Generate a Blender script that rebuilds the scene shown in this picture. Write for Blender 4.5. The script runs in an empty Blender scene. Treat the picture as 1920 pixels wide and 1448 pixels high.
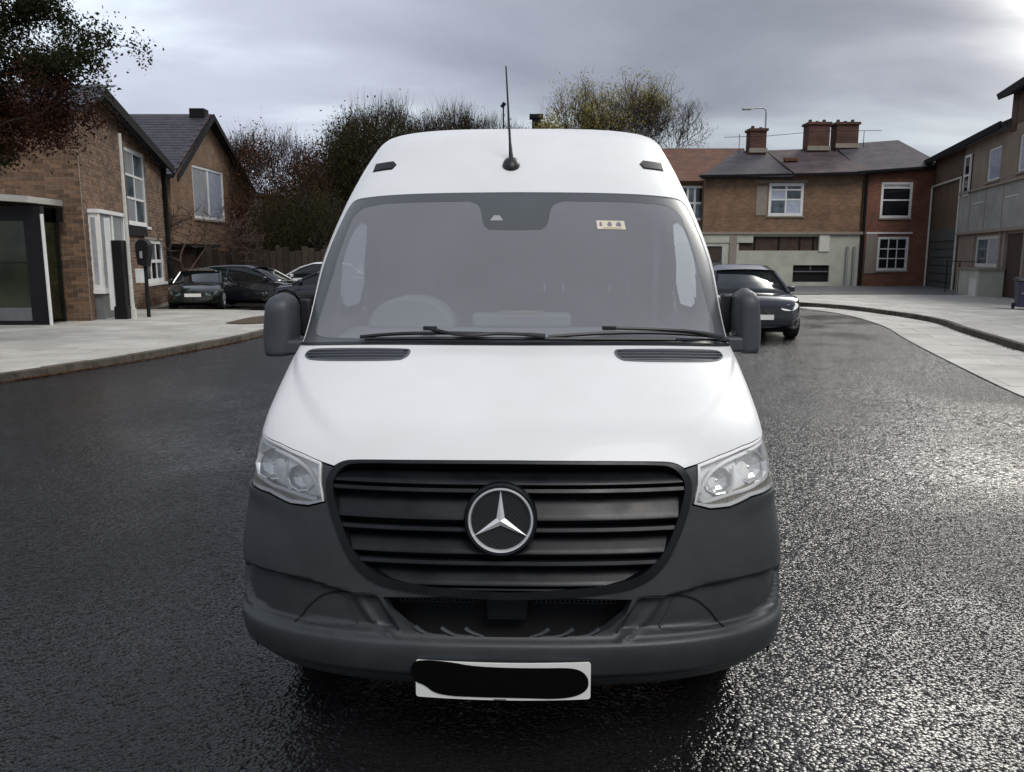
import bpy, bmesh, math, random
import numpy as np
from mathutils import Vector, Matrix, geometry
random.seed(7); rng = np.random.default_rng(7)
R = math.radians
scene = bpy.context.scene
COL = scene.collection

# ---------------------------------------------------------------- camera, sky, sun, exposure
CAM_H = 1.85
PITCH = math.atan(244 / 1500)
cd = bpy.data.cameras.new('camera'); cam = bpy.data.objects.new('camera', cd); COL.objects.link(cam)
cam.location = (0, 0, CAM_H); cam.rotation_euler = (math.pi / 2 - PITCH, 0, 0)
cd.sensor_width = 36; cd.lens = 36 * 1500 / 1920; cd.clip_end = 3000; cd.clip_start = 0.05
scene.camera = cam
scene.view_settings.view_transform = 'Standard'; scene.view_settings.look = 'None'
scene.view_settings.exposure = 0.0; scene.view_settings.gamma = 1
SUN_EL, SUN_AZ = R(52), R(150)        # azimuth clockwise from the view direction (+Y)
SUN_STRENGTH, SUN_ANGLE = 1.8, R(30)

world = bpy.data.worlds.new('World'); scene.world = world; world.use_nodes = True
def build_world():
    nt = world.node_tree; nt.nodes.clear(); N = nt.nodes.new; Lk = nt.links.new
    out = N('ShaderNodeOutputWorld')
    sky = N('ShaderNodeTexSky'); sky.sky_type = 'NISHITA'; sky.sun_disc = False
    sky.sun_elevation = SUN_EL; sky.sun_rotation = SUN_AZ
    b1 = N('ShaderNodeBackground'); b1.inputs[1].default_value = 0.07; Lk(sky.outputs[0], b1.inputs[0])
    tc = N('ShaderNodeTexCoord'); sep = N('ShaderNodeSeparateXYZ'); Lk(tc.outputs['Generated'], sep.inputs[0])
    def M(op, a, b=None, clamp=False):
        n = N('ShaderNodeMath'); n.operation = op; n.use_clamp = clamp
        for i, v in enumerate((a, b)):
            if v is None: continue
            if isinstance(v, (int, float)): n.inputs[i].default_value = v
            else: Lk(v, n.inputs[i])
        return n.outputs[0]
    zc = M('MAXIMUM', sep.outputs['Z'], 0.0)
    den = M('ADD', zc, 0.22)
    cx = M('DIVIDE', sep.outputs['X'], den); cy = M('DIVIDE', sep.outputs['Y'], den)
    comb = N('ShaderNodeCombineXYZ'); Lk(cx, comb.inputs[0]); Lk(cy, comb.inputs[1])
    mp = N('ShaderNodeMapping'); mp.inputs['Location'].default_value = (3.1, 1.75, 0); mp.inputs['Scale'].default_value = (0.55, 0.9, 1)
    Lk(comb.outputs[0], mp.inputs[0])
    n1 = N('ShaderNodeTexNoise'); n1.inputs['Scale'].default_value = 1.35; n1.inputs['Detail'].default_value = 8; n1.inputs['Roughness'].default_value = 0.52; n1.inputs['Distortion'].default_value = 0.35
    Lk(mp.outputs[0], n1.inputs['Vector'])
    ramp = N('ShaderNodeValToRGB'); cr = ramp.color_ramp
    cr.elements[0].position = 0.34; cr.elements[0].color = (.32, .342, .415, 1)
    cr.elements[1].position = 0.67; cr.elements[1].color = (.68, .76, .82, 1)
    e = cr.elements.new(0.52); e.color = (.45, .478, .565, 1)
    Lk(n1.outputs['Fac'], ramp.inputs[0])
    # broad brightening of the cloud deck: toward the left horizon side and the gap in the cloud to the right
    def lobe(az, el, power):
        d = Vector((math.sin(az) * math.cos(el), math.cos(az) * math.cos(el), math.sin(el)))
        dp = N('ShaderNodeVectorMath'); dp.operation = 'DOT_PRODUCT'; Lk(tc.outputs['Generated'], dp.inputs[0]); dp.inputs[1].default_value = d
        return M('POWER', M('MAXIMUM', dp.outputs['Value'], 0.0), power)
    gap = M('MULTIPLY', M('ADD', M('MULTIPLY', M('ADD', lobe(R(38), R(29), 85), M('MULTIPLY', lobe(R(35.5), R(15.5), 380), .20)), 26.0), M('MULTIPLY', lobe(R(42), R(30), 16), .55)), M('POWER', M('ADD', n1.outputs['Fac'], 0.46), 5.0))
    left = M('MULTIPLY', lobe(R(-27), R(9), 9), 0.80)
    mid = M('MULTIPLY', lobe(R(10), R(16), 22), 0.20)
    lum = M('SUBTRACT', M('ADD', 1.0, left), mid)
    zen = M('ADD', lum, M('MULTIPLY', zc, 0.30))          # overcast skies are brighter overhead
    zen = M('MULTIPLY', zen, 0.86); mul = N('ShaderNodeVectorMath'); mul.operation = 'SCALE'; Lk(ramp.outputs[0], mul.inputs[0]); Lk(zen, mul.inputs['Scale'])
    b2 = N('ShaderNodeBackground'); b2.inputs[1].default_value = 1.0; glow = N('ShaderNodeVectorMath'); glow.operation = 'SCALE'; glow.inputs[0].default_value = (.80, .765, .70); Lk(gap, glow.inputs['Scale'])
    addv = N('ShaderNodeVectorMath'); addv.operation = 'ADD'; Lk(mul.outputs[0], addv.inputs[0]); Lk(glow.outputs[0], addv.inputs[1]); Lk(addv.outputs[0], b2.inputs[0])
    mx = N('ShaderNodeMixShader'); mx.inputs[0].default_value = 0.9
    Lk(b1.outputs[0], mx.inputs[1]); Lk(b2.outputs[0], mx.inputs[2]); Lk(mx.outputs[0], out.inputs[0])
build_world()
sd = bpy.data.lights.new('sun', 'SUN'); sd.energy = SUN_STRENGTH; sd.angle = SUN_ANGLE; sd.color = (1, .965, .92)
sun = bpy.data.objects.new('sun', sd); COL.objects.link(sun)
_d = Vector((math.sin(SUN_AZ) * math.cos(SUN_EL), math.cos(SUN_AZ) * math.cos(SUN_EL), math.sin(SUN_EL)))
sun.rotation_euler = _d.to_track_quat('Z', 'Y').to_euler()

# ---------------------------------------------------------------- materials
def new_mat(name):
    m = bpy.data.materials.new(name); m.use_nodes = True
    nt = m.node_tree; p = nt.nodes['Principled BSDF']
    return m, nt, p
def mat(name, col, rough=.6, metal=0., spec=.5, coat=0., var=.12, scale=4., bump=0., bscale=40., trans=0., alpha=1., stretch=None, col2=None, rvar=0.):
    m, nt, p = new_mat(name); N = nt.nodes.new; Lk = nt.links.new
    p.inputs['Roughness'].default_value = rough; p.inputs['Metallic'].default_value = metal
    p.inputs['Specular IOR Level'].default_value = spec; p.inputs['Coat Weight'].default_value = coat
    p.inputs['Coat Roughness'].default_value = .06
    p.inputs['Transmission Weight'].default_value = trans; p.inputs['Alpha'].default_value = alpha
    tc = N('ShaderNodeTexCoord'); vec = tc.outputs['Object']
    if stretch:
        mp = N('ShaderNodeMapping'); mp.inputs['Scale'].default_value = stretch; Lk(vec, mp.inputs[0]); vec = mp.outputs[0]
    no = N('ShaderNodeTexNoise'); no.inputs['Scale'].default_value = scale; no.inputs['Detail'].default_value = 6; no.inputs['Roughness'].default_value = .62
    Lk(vec, no.inputs['Vector'])
    rp = N('ShaderNodeValToRGB'); c2 = col2 or tuple(c * (1 - var) for c in col)
    rp.color_ramp.elements[0].position = .35; rp.color_ramp.elements[1].position = .65
    rp.color_ramp.elements[0].color = (*c2, 1)
    rp.color_ramp.elements[1].color = (*(col if col2 else tuple(min(1, c * (1 + var)) for c in col)), 1)
    Lk(no.outputs['Fac'], rp.inputs[0]); Lk(rp.outputs[0], p.inputs['Base Color'])
    if rvar:
        mr = N('ShaderNodeMapRange'); mr.inputs['To Min'].default_value = max(.02, rough - rvar); mr.inputs['To Max'].default_value = min(1, rough + rvar)
        mr.inputs['From Min'].default_value = .3; mr.inputs['From Max'].default_value = .7
        Lk(no.outputs['Fac'], mr.inputs[0]); Lk(mr.outputs[0], p.inputs['Roughness'])
    if bump:
        nb = N('ShaderNodeTexNoise'); nb.inputs['Scale'].default_value = bscale; nb.inputs['Detail'].default_value = 5; Lk(vec, nb.inputs['Vector'])
        b = N('ShaderNodeBump'); b.inputs['Strength'].default_value = min(1, bump); b.inputs['Distance'].default_value = .01
        Lk(nb.outputs['Fac'], b.inputs['Height']); Lk(b.outputs[0], p.inputs['Normal'])
    return m
def varied(m, amount=.35):
    """brick-to-brick colour change from the object's own random number"""
    nt = m.node_tree; p = nt.nodes['Principled BSDF']; src = p.inputs['Base Color'].links[0].from_socket
    oi = nt.nodes.new('ShaderNodeObjectInfo'); hs = nt.nodes.new('ShaderNodeHueSaturation'); mr = nt.nodes.new('ShaderNodeMapRange')
    mr.inputs['To Min'].default_value = 1 - amount; mr.inputs['To Max'].default_value = 1 + amount
    nt.links.new(oi.outputs['Random'], mr.inputs[0]); nt.links.new(mr.outputs[0], hs.inputs['Value'])
    nt.links.new(src, hs.inputs['Color']); nt.links.new(hs.outputs[0], p.inputs['Base Color'])
    return m
def brick_mat(name, c1, c2, mortar, bw=.225, rh=.075, bump=.5, var=.25, ms=.008):
    m, nt, p = new_mat(name); N = nt.nodes.new; Lk = nt.links.new
    p.inputs['Roughness'].default_value = .85
    tc = N('ShaderNodeTexCoord'); mp = N('ShaderNodeMapping'); mp.inputs['Rotation'].default_value = (R(90), 0, 0)
    sx = N('ShaderNodeSeparateXYZ'); cb = N('ShaderNodeCombineXYZ'); Lk(tc.outputs['Object'], sx.inputs[0])
    Lk(sx.outputs['X'], cb.inputs[0]); Lk(sx.outputs['Z'], cb.inputs[1])
    b = N('ShaderNodeTexBrick'); b.inputs['Color1'].default_value = (*c1, 1); b.inputs['Color2'].default_value = (*c2, 1); b.inputs['Mortar'].default_value = (*mortar, 1)
    b.inputs['Scale'].default_value = 1; b.inputs['Brick Width'].default_value = bw; b.inputs['Row Height'].default_value = rh
    b.inputs['Mortar Size'].default_value = ms; b.inputs['Mortar Smooth'].default_value = .3
    Lk(cb.outputs[0], b.inputs['Vector'])
    no = N('ShaderNodeTexNoise'); no.inputs['Scale'].default_value = 1.1; no.inputs['Detail'].default_value = 7; Lk(tc.outputs['Object'], no.inputs['Vector'])
    mr = N('ShaderNodeMapRange'); mr.inputs['From Min'].default_value = .3; mr.inputs['From Max'].default_value = .7; mr.inputs['To Min'].default_value = 1 - var; mr.inputs['To Max'].default_value = 1 + var
    Lk(no.outputs['Fac'], mr.inputs[0])
    hs = N('ShaderNodeHueSaturation'); Lk(mr.outputs[0], hs.inputs['Value']); Lk(b.outputs['Color'], hs.inputs['Color']); Lk(hs.outputs[0], p.inputs['Base Color'])
    bp = N('ShaderNodeBump'); bp.inputs['Strength'].default_value = bump; bp.inputs['Distance'].default_value = .01; bp.invert = True
    Lk(b.outputs['Fac'], bp.inputs['Height']); Lk(bp.outputs[0], p.inputs['Normal'])
    return m
def leaf_mat(name, c1, c2, rough=.6, trans=.25):
    m, nt, p = new_mat(name); N = nt.nodes.new; Lk = nt.links.new
    g = N('ShaderNodeNewGeometry'); rp = N('ShaderNodeValToRGB')
    rp.color_ramp.elements[0].color = (*c1, 1); rp.color_ramp.elements[1].color = (*c2, 1)
    Lk(g.outputs['Random Per Island'], rp.inputs[0]); Lk(rp.outputs[0], p.inputs['Base Color'])
    p.inputs['Roughness'].default_value = .8; p.inputs['Specular IOR Level'].default_value = .12
    tl = N('ShaderNodeBsdfTranslucent'); Lk(rp.outputs[0], tl.inputs[0]); mx = N('ShaderNodeMixShader'); mx.inputs[0].default_value = .4
    Lk(p.outputs[0], mx.inputs[1]); Lk(tl.outputs[0], mx.inputs[2]); Lk(mx.outputs[0], nt.nodes['Material Output'].inputs[0])
    return m
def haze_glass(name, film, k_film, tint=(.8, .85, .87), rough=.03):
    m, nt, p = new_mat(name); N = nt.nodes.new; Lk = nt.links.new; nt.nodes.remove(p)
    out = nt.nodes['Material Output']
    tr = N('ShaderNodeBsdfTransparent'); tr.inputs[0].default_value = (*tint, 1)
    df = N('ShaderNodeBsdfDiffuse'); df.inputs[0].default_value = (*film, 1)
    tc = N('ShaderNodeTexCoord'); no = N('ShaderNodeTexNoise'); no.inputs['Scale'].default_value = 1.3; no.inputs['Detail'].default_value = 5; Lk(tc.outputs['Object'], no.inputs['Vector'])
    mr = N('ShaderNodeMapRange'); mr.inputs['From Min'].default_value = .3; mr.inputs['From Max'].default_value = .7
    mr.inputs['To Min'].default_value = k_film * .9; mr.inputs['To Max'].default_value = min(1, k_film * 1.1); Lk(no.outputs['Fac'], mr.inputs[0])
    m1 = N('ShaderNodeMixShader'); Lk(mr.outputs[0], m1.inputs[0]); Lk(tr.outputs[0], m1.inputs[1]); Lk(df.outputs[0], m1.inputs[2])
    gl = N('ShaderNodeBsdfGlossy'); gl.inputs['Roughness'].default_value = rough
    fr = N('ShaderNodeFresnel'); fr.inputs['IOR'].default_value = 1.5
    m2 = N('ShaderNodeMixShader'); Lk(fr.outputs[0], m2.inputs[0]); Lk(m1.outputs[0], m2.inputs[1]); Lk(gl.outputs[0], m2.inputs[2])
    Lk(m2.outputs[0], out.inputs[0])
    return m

def bright_film_glass():  # translucent film added so the side windows look bright from inside
    m, nt, p = new_mat('side_glass_added_brightness'); N = nt.nodes.new; Lk = nt.links.new; nt.nodes.remove(p)
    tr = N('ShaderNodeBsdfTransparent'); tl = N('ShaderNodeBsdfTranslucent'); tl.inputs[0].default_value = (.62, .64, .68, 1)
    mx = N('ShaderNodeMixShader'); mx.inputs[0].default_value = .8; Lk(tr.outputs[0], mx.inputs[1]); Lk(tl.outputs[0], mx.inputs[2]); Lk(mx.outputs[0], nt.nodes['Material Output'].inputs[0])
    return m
def asphalt_mat():
    m, nt, p = new_mat('wet_asphalt'); N = nt.nodes.new; Lk = nt.links.new
    tc = N('ShaderNodeTexCoord'); V = tc.outputs['Object']
    def noise(scale, det=5, rough=.6, dist=0):
        n = N('ShaderNodeTexNoise'); n.inputs['Scale'].default_value = scale; n.inputs['Detail'].default_value = det; n.inputs['Roughness'].default_value = rough; n.inputs['Distortion'].default_value = dist
        Lk(V, n.inputs['Vector']); return n.outputs['Fac']
    def rng_(src, a, b, c, d):
        r = N('ShaderNodeMapRange'); r.inputs['From Min'].default_value = a; r.inputs['From Max'].default_value = b; r.inputs['To Min'].default_value = c; r.inputs['To Max'].default_value = d
        Lk(src, r.inputs[0]); return r.outputs[0]
    wet = noise(.33, 4, .55, .4)                 # where the water film lies
    fine = noise(70, 4, .7)
    def MM(op, a, b=None, c=None):
        n = N('ShaderNodeMath'); n.operation = op
        for k, q in enumerate((a, b, c)):
            if q is None: continue
            if isinstance(q, (int, float)): n.inputs[k].default_value = q
            else: Lk(q, n.inputs[k])
        return n.outputs[0]
    def chips(scale, tilt, dome):
        """stone chippings: every cell is a facet tipped its own way, with a gap round it"""
        v = N('ShaderNodeTexVoronoi'); v.inputs['Scale'].default_value = scale; Lk(V, v.inputs['Vector'])
        d = N('ShaderNodeVectorMath'); d.operation = 'SUBTRACT'; Lk(V, d.inputs[0]); Lk(v.outputs['Position'], d.inputs[1])
        c = N('ShaderNodeVectorMath'); c.operation = 'SUBTRACT'; Lk(v.outputs['Color'], c.inputs[0]); c.inputs[1].default_value = (.5, .5, .5)
        dp = N('ShaderNodeVectorMath'); dp.operation = 'DOT_PRODUCT'; Lk(d.outputs[0], dp.inputs[0]); Lk(c.outputs[0], dp.inputs[1])
        return MM('SUBTRACT', MM('MULTIPLY', dp.outputs['Value'], tilt), MM('MULTIPLY', MM('POWER', v.outputs['Distance'], 2.5), dome / scale)), v
    h1, v = chips(66, .54, .38); h2, v2 = chips(30, .30, .15)
    cr = N('ShaderNodeValToRGB'); cr.color_ramp.elements[0].color = (.003, .003, .0034, 1); cr.color_ramp.elements[1].color = (.020, .020, .021, 1)
    cr.color_ramp.elements[0].position = .3; cr.color_ramp.elements[1].position = .75
    Lk(fine, cr.inputs[0]); Lk(cr.outputs[0], p.inputs['Base Color'])
    Lk(rng_(wet, .38, .58, .24, .09), p.inputs['Roughness'])
    p.inputs['Specular IOR Level'].default_value = .5
    hh = MM('ADD', MM('ADD', h1, h2), MM('MULTIPLY', fine, .0022))
    bp = N('ShaderNodeBump'); bp.inputs['Distance'].default_value = 1.0
    Lk(rng_(wet, .38, .60, .95, .34), bp.inputs['Strength']); Lk(hh, bp.inputs['Height'])
    big = noise(1.3, 3); bp2 = N('ShaderNodeBump'); bp2.inputs['Distance'].default_value = .02; bp2.inputs['Strength'].default_value = .10
    Lk(big, bp2.inputs['Height']); Lk(bp.outputs[0], bp2.inputs['Normal']); Lk(bp2.outputs[0], p.inputs['Normal'])
    return m

MT = dict(
 asphalt=asphalt_mat(),
 slab=varied(mat('pale_paving', (.47, .465, .43), .65, var=.12, scale=.9, bump=.3, bscale=60, col2=(.34, .33, .295)), .09),
 slab_dark=mat('grey_paving', (.17, .17, .175), .5, var=.2, scale=1.2, bump=.2),
 joint=mat('joint_sand', (.16, .15, .13), .9),
 kerb=varied(mat('kerb_stone', (.10, .085, .065), .8, var=.5, scale=5, bump=.6, bscale=30, col2=(.035, .028, .02)), .2),
 soil=mat('wet_soil', (.06, .038, .022), .9, var=.4, scale=8, bump=.8),
 verge=mat('mossy_ground', (.05, .065, .035), .9, var=.4, scale=3, bump=.6),
 ground=mat('far_ground', (.06, .06, .058), .7, var=.2, scale=.3),
 white=mat('van_paint', (.79, .80, .80), .42, coat=.12, col2=(.75, .755, .74), scale=1.7, rvar=.05),
 plast=mat('bumper_plastic', (.034, .040, .042), .46, var=.18, scale=3.5, bump=.12, bscale=220, rvar=.10),
 plast2=mat('grille_plastic', (.006, .007, .009), .36, spec=.35, var=.2, scale=6, rvar=.1),
 vent_pl=mat('vent_plastic', (.10, .108, .12), .5, var=.1), mirror_pl=mat('mirror_plastic', (.055, .062, .068), .5, var=.1, scale=5, bump=.1, bscale=250),
 black=mat('black_plastic', (.012, .012, .014), .45),
 deep=mat('dark_void', (.004, .004, .004), .9),
 marker=mat('marker_lens_black', (.008, .008, .009), .5, spec=.25), rubber=mat('rubber', (.02, .02, .02), .75, bump=.3),
 chrome=mat('chrome', (.84, .85, .85), .30, metal=.55, var=.02),
 silver=mat('reflector_silver', (.78, .79, .78), .22, metal=.6, var=.12, scale=25),
 bowl=mat('lamp_bowl', (.90, .91, .90), .25, metal=.0, coat=.4, var=.15, scale=20),
 trim=mat('lamp_trim', (.93, .93, .92), .35, var=.03),
 hatch=mat('indicator_lens', (.36, .33, .28), .35, metal=.3, var=.3, scale=60),
 frit=mat('glass_border', (.088, .097, .102), .3, var=.05),
 dash=mat('dashboard', (.34, .345, .36), .7, var=.06),
 seat=mat('seat_fabric', (.05, .052, .056), .9, var=.2, scale=30),
 cabin=mat('cabin_lining', (.14, .143, .15), .8, var=.05),
 plate=mat('plate_white', (.78, .78, .74), .4, var=.03),
 redaction=mat('plate_redaction_black', (.0015, .0015, .0015), .9, spec=.1, var=.05),
 sticker=mat('sticker_paper', (.72, .66, .5), .6), ink=mat('sticker_ink', (.22, .2, .25), .6), beige=mat('tray_paper', (.5, .42, .28), .7),
 winglass=haze_glass('windscreen_glass', (.42, .43, .455), .43), sideglass=bright_film_glass(),
 carglass=mat('car_glass', (.01, .014, .015), .04, coat=.3, var=.2),
 carglass2=mat('car_glass_pale', (.10, .14, .14), .06, coat=.3, var=.3, scale=2),
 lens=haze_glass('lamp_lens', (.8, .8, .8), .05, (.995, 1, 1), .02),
 brick=varied(mat('brown_brick', (.205, .118, .066), .85, var=.4, scale=2.2, bump=.5, bscale=70, col2=(.085, .050, .033)), .40),
 mortar=mat('mortar', (.30, .27, .23), .9, var=.25, scale=5, bump=.3),
 bricktex=brick_mat('terrace_brick', (.25, .145, .08), (.155, .088, .052), (.20, .15, .105), .23, .078, ms=.009),
 bricktex_red=brick_mat('red_brick', (.25, .095, .055), (.165, .062, .040), (.15, .10, .075), .23, .078, ms=.009),
 bricktex_dark=brick_mat('dark_brick', (.12, .07, .042), (.08, .05, .033), (.10, .075, .055), .23, .078),
 bricktex_chim=brick_mat('chimney_brick', (.12, .052, .034), (.07, .032, .023), (.07, .05, .04), .23, .078),
 slate=varied(mat('roof_slate', (.052, .050, .062), .5, var=.3, scale=2.5, bump=.3, bscale=30), .22),
 slatetex=brick_mat('slate_courses', (.075, .068, .08), (.05, .046, .055), (.022, .02, .024), .3, .2, bump=1, ms=.012),
 tiletex=brick_mat('clay_tile_courses', (.15, .062, .032), (.095, .040, .024), (.06, .025, .015), .25, .22, bump=1, ms=.015),
 slatemix=brick_mat('rusty_slate_courses', (.085, .055, .055), (.055, .045, .05), (.022, .02, .024), .3, .2, bump=1, ms=.012, var=.5),
 wpaint=mat('white_frame_paint', (.74, .74, .72), .5, var=.06),
 cream=mat('cream_render', (.42, .43, .36), .8, var=.13, scale=1.2, bump=.15),
 cream_l=mat('light_cream_render', (.60, .59, .53), .8, var=.08, scale=1.2),
 render=mat('grey_render', (.30, .29, .265), .85, var=.16, scale=.9, bump=.2),
 stone_trim=mat('stone_trim', (.26, .225, .185), .8, var=.1),
 render_w=mat('warm_render', (.25, .195, .15), .85, var=.14, scale=.9, bump=.2),
 dark=mat('dark_paint', (.010, .010, .011), .6, spec=.2, var=.2), fascia=mat('black_fascia', (.013, .013, .014), .85, spec=.15),
 darkbrown=mat('dark_brown', (.05, .03, .022), .7, var=.3, scale=3), door=mat('grey_door', (.075, .08, .075), .6, var=.15, scale=2, stretch=(1, 1, 12)),
 pane=mat('window_pane', (.012, .014, .016), .06, var=.4, scale=1.5, coat=.3),
 pane_l=mat('net_curtain_pane', (.36, .38, .40), .15, var=.25, scale=3, stretch=(6, 1, .6), coat=.4),
 pane_m=mat('blue_grey_pane', (.10, .13, .15), .1, var=.5, scale=2.2, coat=.4),
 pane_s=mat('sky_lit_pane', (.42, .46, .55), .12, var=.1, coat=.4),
 shelterglass=mat('shelter_glass', (.006, .008, .005), .08, var=.6, scale=1.0, coat=.2, col2=(.02, .03, .008)),
 greypanel=mat('grey_panel', (.13, .135, .14), .55, var=.1),
 polew=mat('pale_pole_paint', (.55, .55, .50), .5, var=.1, scale=6), steel=mat('galvanised_steel', (.34, .35, .36), .45, metal=.4, var=.1),
 wood=varied(mat('fence_wood', (.035, .025, .017), .85, var=.4, scale=5, stretch=(6, 6, 1), bump=.3), .5),
 bark=mat('bark', (.045, .035, .028), .9, var=.4, scale=8, bump=.6), bark2=mat('red_bark', (.06, .035, .028), .9, var=.4, scale=8),
 leaf_dark=leaf_mat('dark_leaves', (.012, .016, .008), (.040, .045, .018)),
 leaf_red=leaf_mat('copper_leaves', (.026, .011, .008), (.070, .030, .019)),
 leaf_rust=leaf_mat('rust_leaves', (.055, .024, .014), (.17, .078, .042)),
 leaf_ever=leaf_mat('evergreen_leaves', (.020, .022, .009), (.062, .058, .022)),
 leaf_spring=leaf_mat('spring_leaves', (.22, .20, .05), (.46, .40, .12)),
 leaf_pale=leaf_mat('pale_buds', (.18, .17, .12), (.40, .38, .28)),
 twig=leaf_mat('twig_bark', (.035, .025, .02), (.09, .065, .05)),
 paint_blue=mat('dark_blue_car_paint', (.006, .008, .014), .18, coat=1, var=.1, metal=.2), paint_blk=mat('black_car_paint', (.010, .012, .016), .2, coat=1, var=.1),
 paint_grn=mat('dark_green_car_paint', (.008, .012, .010), .2, coat=1), paint_wht=mat('white_car_paint', (.7, .7, .7), .3, coat=.5),
 paint_red=mat('lamp_red', (.10, .008, .008), .2), binblue=mat('navy_bin_plastic', (.022, .024, .06), .5, var=.1), binlid=mat('bin_lid', (.03, .03, .03), .6),
 mesh_dark=mat('intake_mesh', (.02, .022, .022), .5),
)

# ---------------------------------------------------------------- helpers
def tag(o, label=None, cat=None, group=None, kind=None):
    if label: o['label'] = label
    if cat: o['category'] = cat
    if group: o['group'] = group
    if kind: o['kind'] = kind
    return o
def thing(name, label, cat, loc=(0, 0, 0), rz=0., group=None):
    o = bpy.data.objects.new(name, None); COL.objects.link(o); o.empty_display_size = .2
    o.location = loc; o.rotation_euler = (0, 0, rz)
    return tag(o, label, cat, group)
def link(name, me, parent=None, loc=None, rot=None):
    o = bpy.data.objects.new(name, me); COL.objects.link(o)
    if parent is not None: o.parent = parent
    if loc is not None: o.location = loc
    if rot is not None: o.rotation_euler = rot
    return o
def mesh(name, V, F, m, parent=None, smooth=False, normals=None, loc=None, rot=None, kind=None):
    me = bpy.data.meshes.new(name); me.from_pydata([tuple(v) for v in V], [], [tuple(f) for f in F])
    if m is not None: me.materials.append(MT[m] if isinstance(m, str) else m)
    if smooth: me.polygons.foreach_set('use_smooth', [True] * len(me.polygons))
    me.update()
    if normals is not None: me.normals_split_custom_set_from_vertices([tuple(n) for n in normals])
    o = link(name, me, parent, loc, rot)
    if kind: o['kind'] = kind
    return o
class MB:
    """collects boxes, tubes and prisms that make up ONE part"""
    def __init__(s): s.V = []; s.F = []; s.sm = False
    def add(s, V, F):
        k = len(s.V); s.V += [tuple(v) for v in V]; s.F += [tuple(i + k for i in f) for f in F]; return s
    def box(s, a, b):
        (x0, y0, z0), (x1, y1, z1) = a, b
        V = [(x0, y0, z0), (x1, y0, z0), (x1, y1, z0), (x0, y1, z0), (x0, y0, z1), (x1, y0, z1), (x1, y1, z1), (x0, y1, z1)]
        return s.add(V, [(0, 3, 2, 1), (4, 5, 6, 7), (0, 1, 5, 4), (1, 2, 6, 5), (2, 3, 7, 6), (3, 0, 4, 7)])
    def tube(s, pts, r, n=8, cap=True):
        pts = [Vector(p) for p in pts]; rs = r if isinstance(r, (list, tuple)) else [r] * len(pts); V = []; F = []
        up = Vector((0, 0, 1))
        for i, p in enumerate(pts):
            d = (pts[min(i + 1, len(pts) - 1)] - pts[max(i - 1, 0)]).normalized()
            a = d.cross(up if abs(d.z) < .95 else Vector((1, 0, 0))).normalized(); b = a.cross(d).normalized()
            for k in range(n):
                t = 2 * math.pi * k / n; V.append(p + (a * math.cos(t) + b * math.sin(t)) * rs[i])
        for i in range(len(pts) - 1):
            for k in range(n): F.append((i * n + k, i * n + (k + 1) % n, (i + 1) * n + (k + 1) % n, (i + 1) * n + k))
        if cap: F.append(tuple(range(n))[::-1]); F.append(tuple(range((len(pts) - 1) * n, len(pts) * n)))
        return s.add(V, F)
    def prism(s, poly, f0, f1):
        """poly 2-D outline; f0/f1 map (a,b) to the two end caps"""
        n = len(poly); V = [f0(*q) for q in poly] + [f1(*q) for q in poly]
        F = [tuple(range(n)), tuple(range(2 * n - 1, n - 1, -1))] + [(i, i + n, (i + 1) % n + n, (i + 1) % n)[::-1] for i in range(n)]
        F[0] = F[0][::-1]; F[1] = F[1][::-1]
        return s.add(V, F)
    def build(s, name, m, parent=None, smooth=False, loc=None, rot=None, kind=None, bevel=0):
        o = mesh(name, s.V, s.F, m, parent, smooth, None, loc, rot, kind)
        if bevel:
            b = o.modifiers.new('bevel', 'BEVEL'); b.width = bevel; b.segments = 3; b.limit_method = 'ANGLE'; b.angle_limit = R(35)
            o.data.polygons.foreach_set('use_smooth', [True] * len(o.data.polygons))
        if smooth or bevel:
            try: o.data.set_sharp_from_angle(angle=R(40))
            except Exception: pass
        return o
def box(name, a, b, m, parent=None, **k): return MB().box(a, b).build(name, m, parent, **k)
def chaikin(P, n=2, closed=True):
    for _ in range(n):
        Q = []
        for i in range(len(P) if closed else len(P) - 1):
            a, b = P[i], P[(i + 1) % len(P)]
            Q += [(a[0] * .75 + b[0] * .25, a[1] * .75 + b[1] * .25), (a[0] * .25 + b[0] * .75, a[1] * .25 + b[1] * .75)]
        if not closed: Q = [P[0]] + Q + [P[-1]]
        P = Q
    return P
def pip(x, y, P):
    c = False; j = len(P) - 1
    for i in range(len(P)):
        xi, yi = P[i]; xj, yj = P[j]
        if (yi > y) != (yj > y) and x < (xj - xi) * (y - yi) / (yj - yi) + xi: c = not c
        j = i
    return c
def pip_np(X, Y, P):
    c = np.zeros(X.shape, bool); j = len(P) - 1
    for i in range(len(P)):
        xi, yi = P[i]; xj, yj = P[j]
        if yi != yj:
            c ^= ((yi > Y) != (yj > Y)) & (X < (xj - xi) * (Y - yi) / (yj - yi) + xi)
        j = i
    return c
def dist_np(X, Y, P):
    d = np.full(X.shape, 1e9)
    for i in range(len(P)):
        ax, ay = P[i]; bx, by = P[(i + 1) % len(P)]; dx, dy = bx - ax, by - ay; L2 = dx * dx + dy * dy + 1e-12
        t = np.clip(((X - ax) * dx + (Y - ay) * dy) / L2, 0, 1)
        d = np.minimum(d, np.hypot(X - ax - t * dx, Y - ay - t * dy))
    return d
def densify(P, step):
    Q = []
    for i in range(len(P)):
        a, b = P[i], P[(i + 1) % len(P)]; n = max(1, int(math.hypot(b[0] - a[0], b[1] - a[1]) / step))
        Q += [(a[0] + (b[0] - a[0]) * k / n, a[1] + (b[1] - a[1]) * k / n) for k in range(n)]
    return Q
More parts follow.
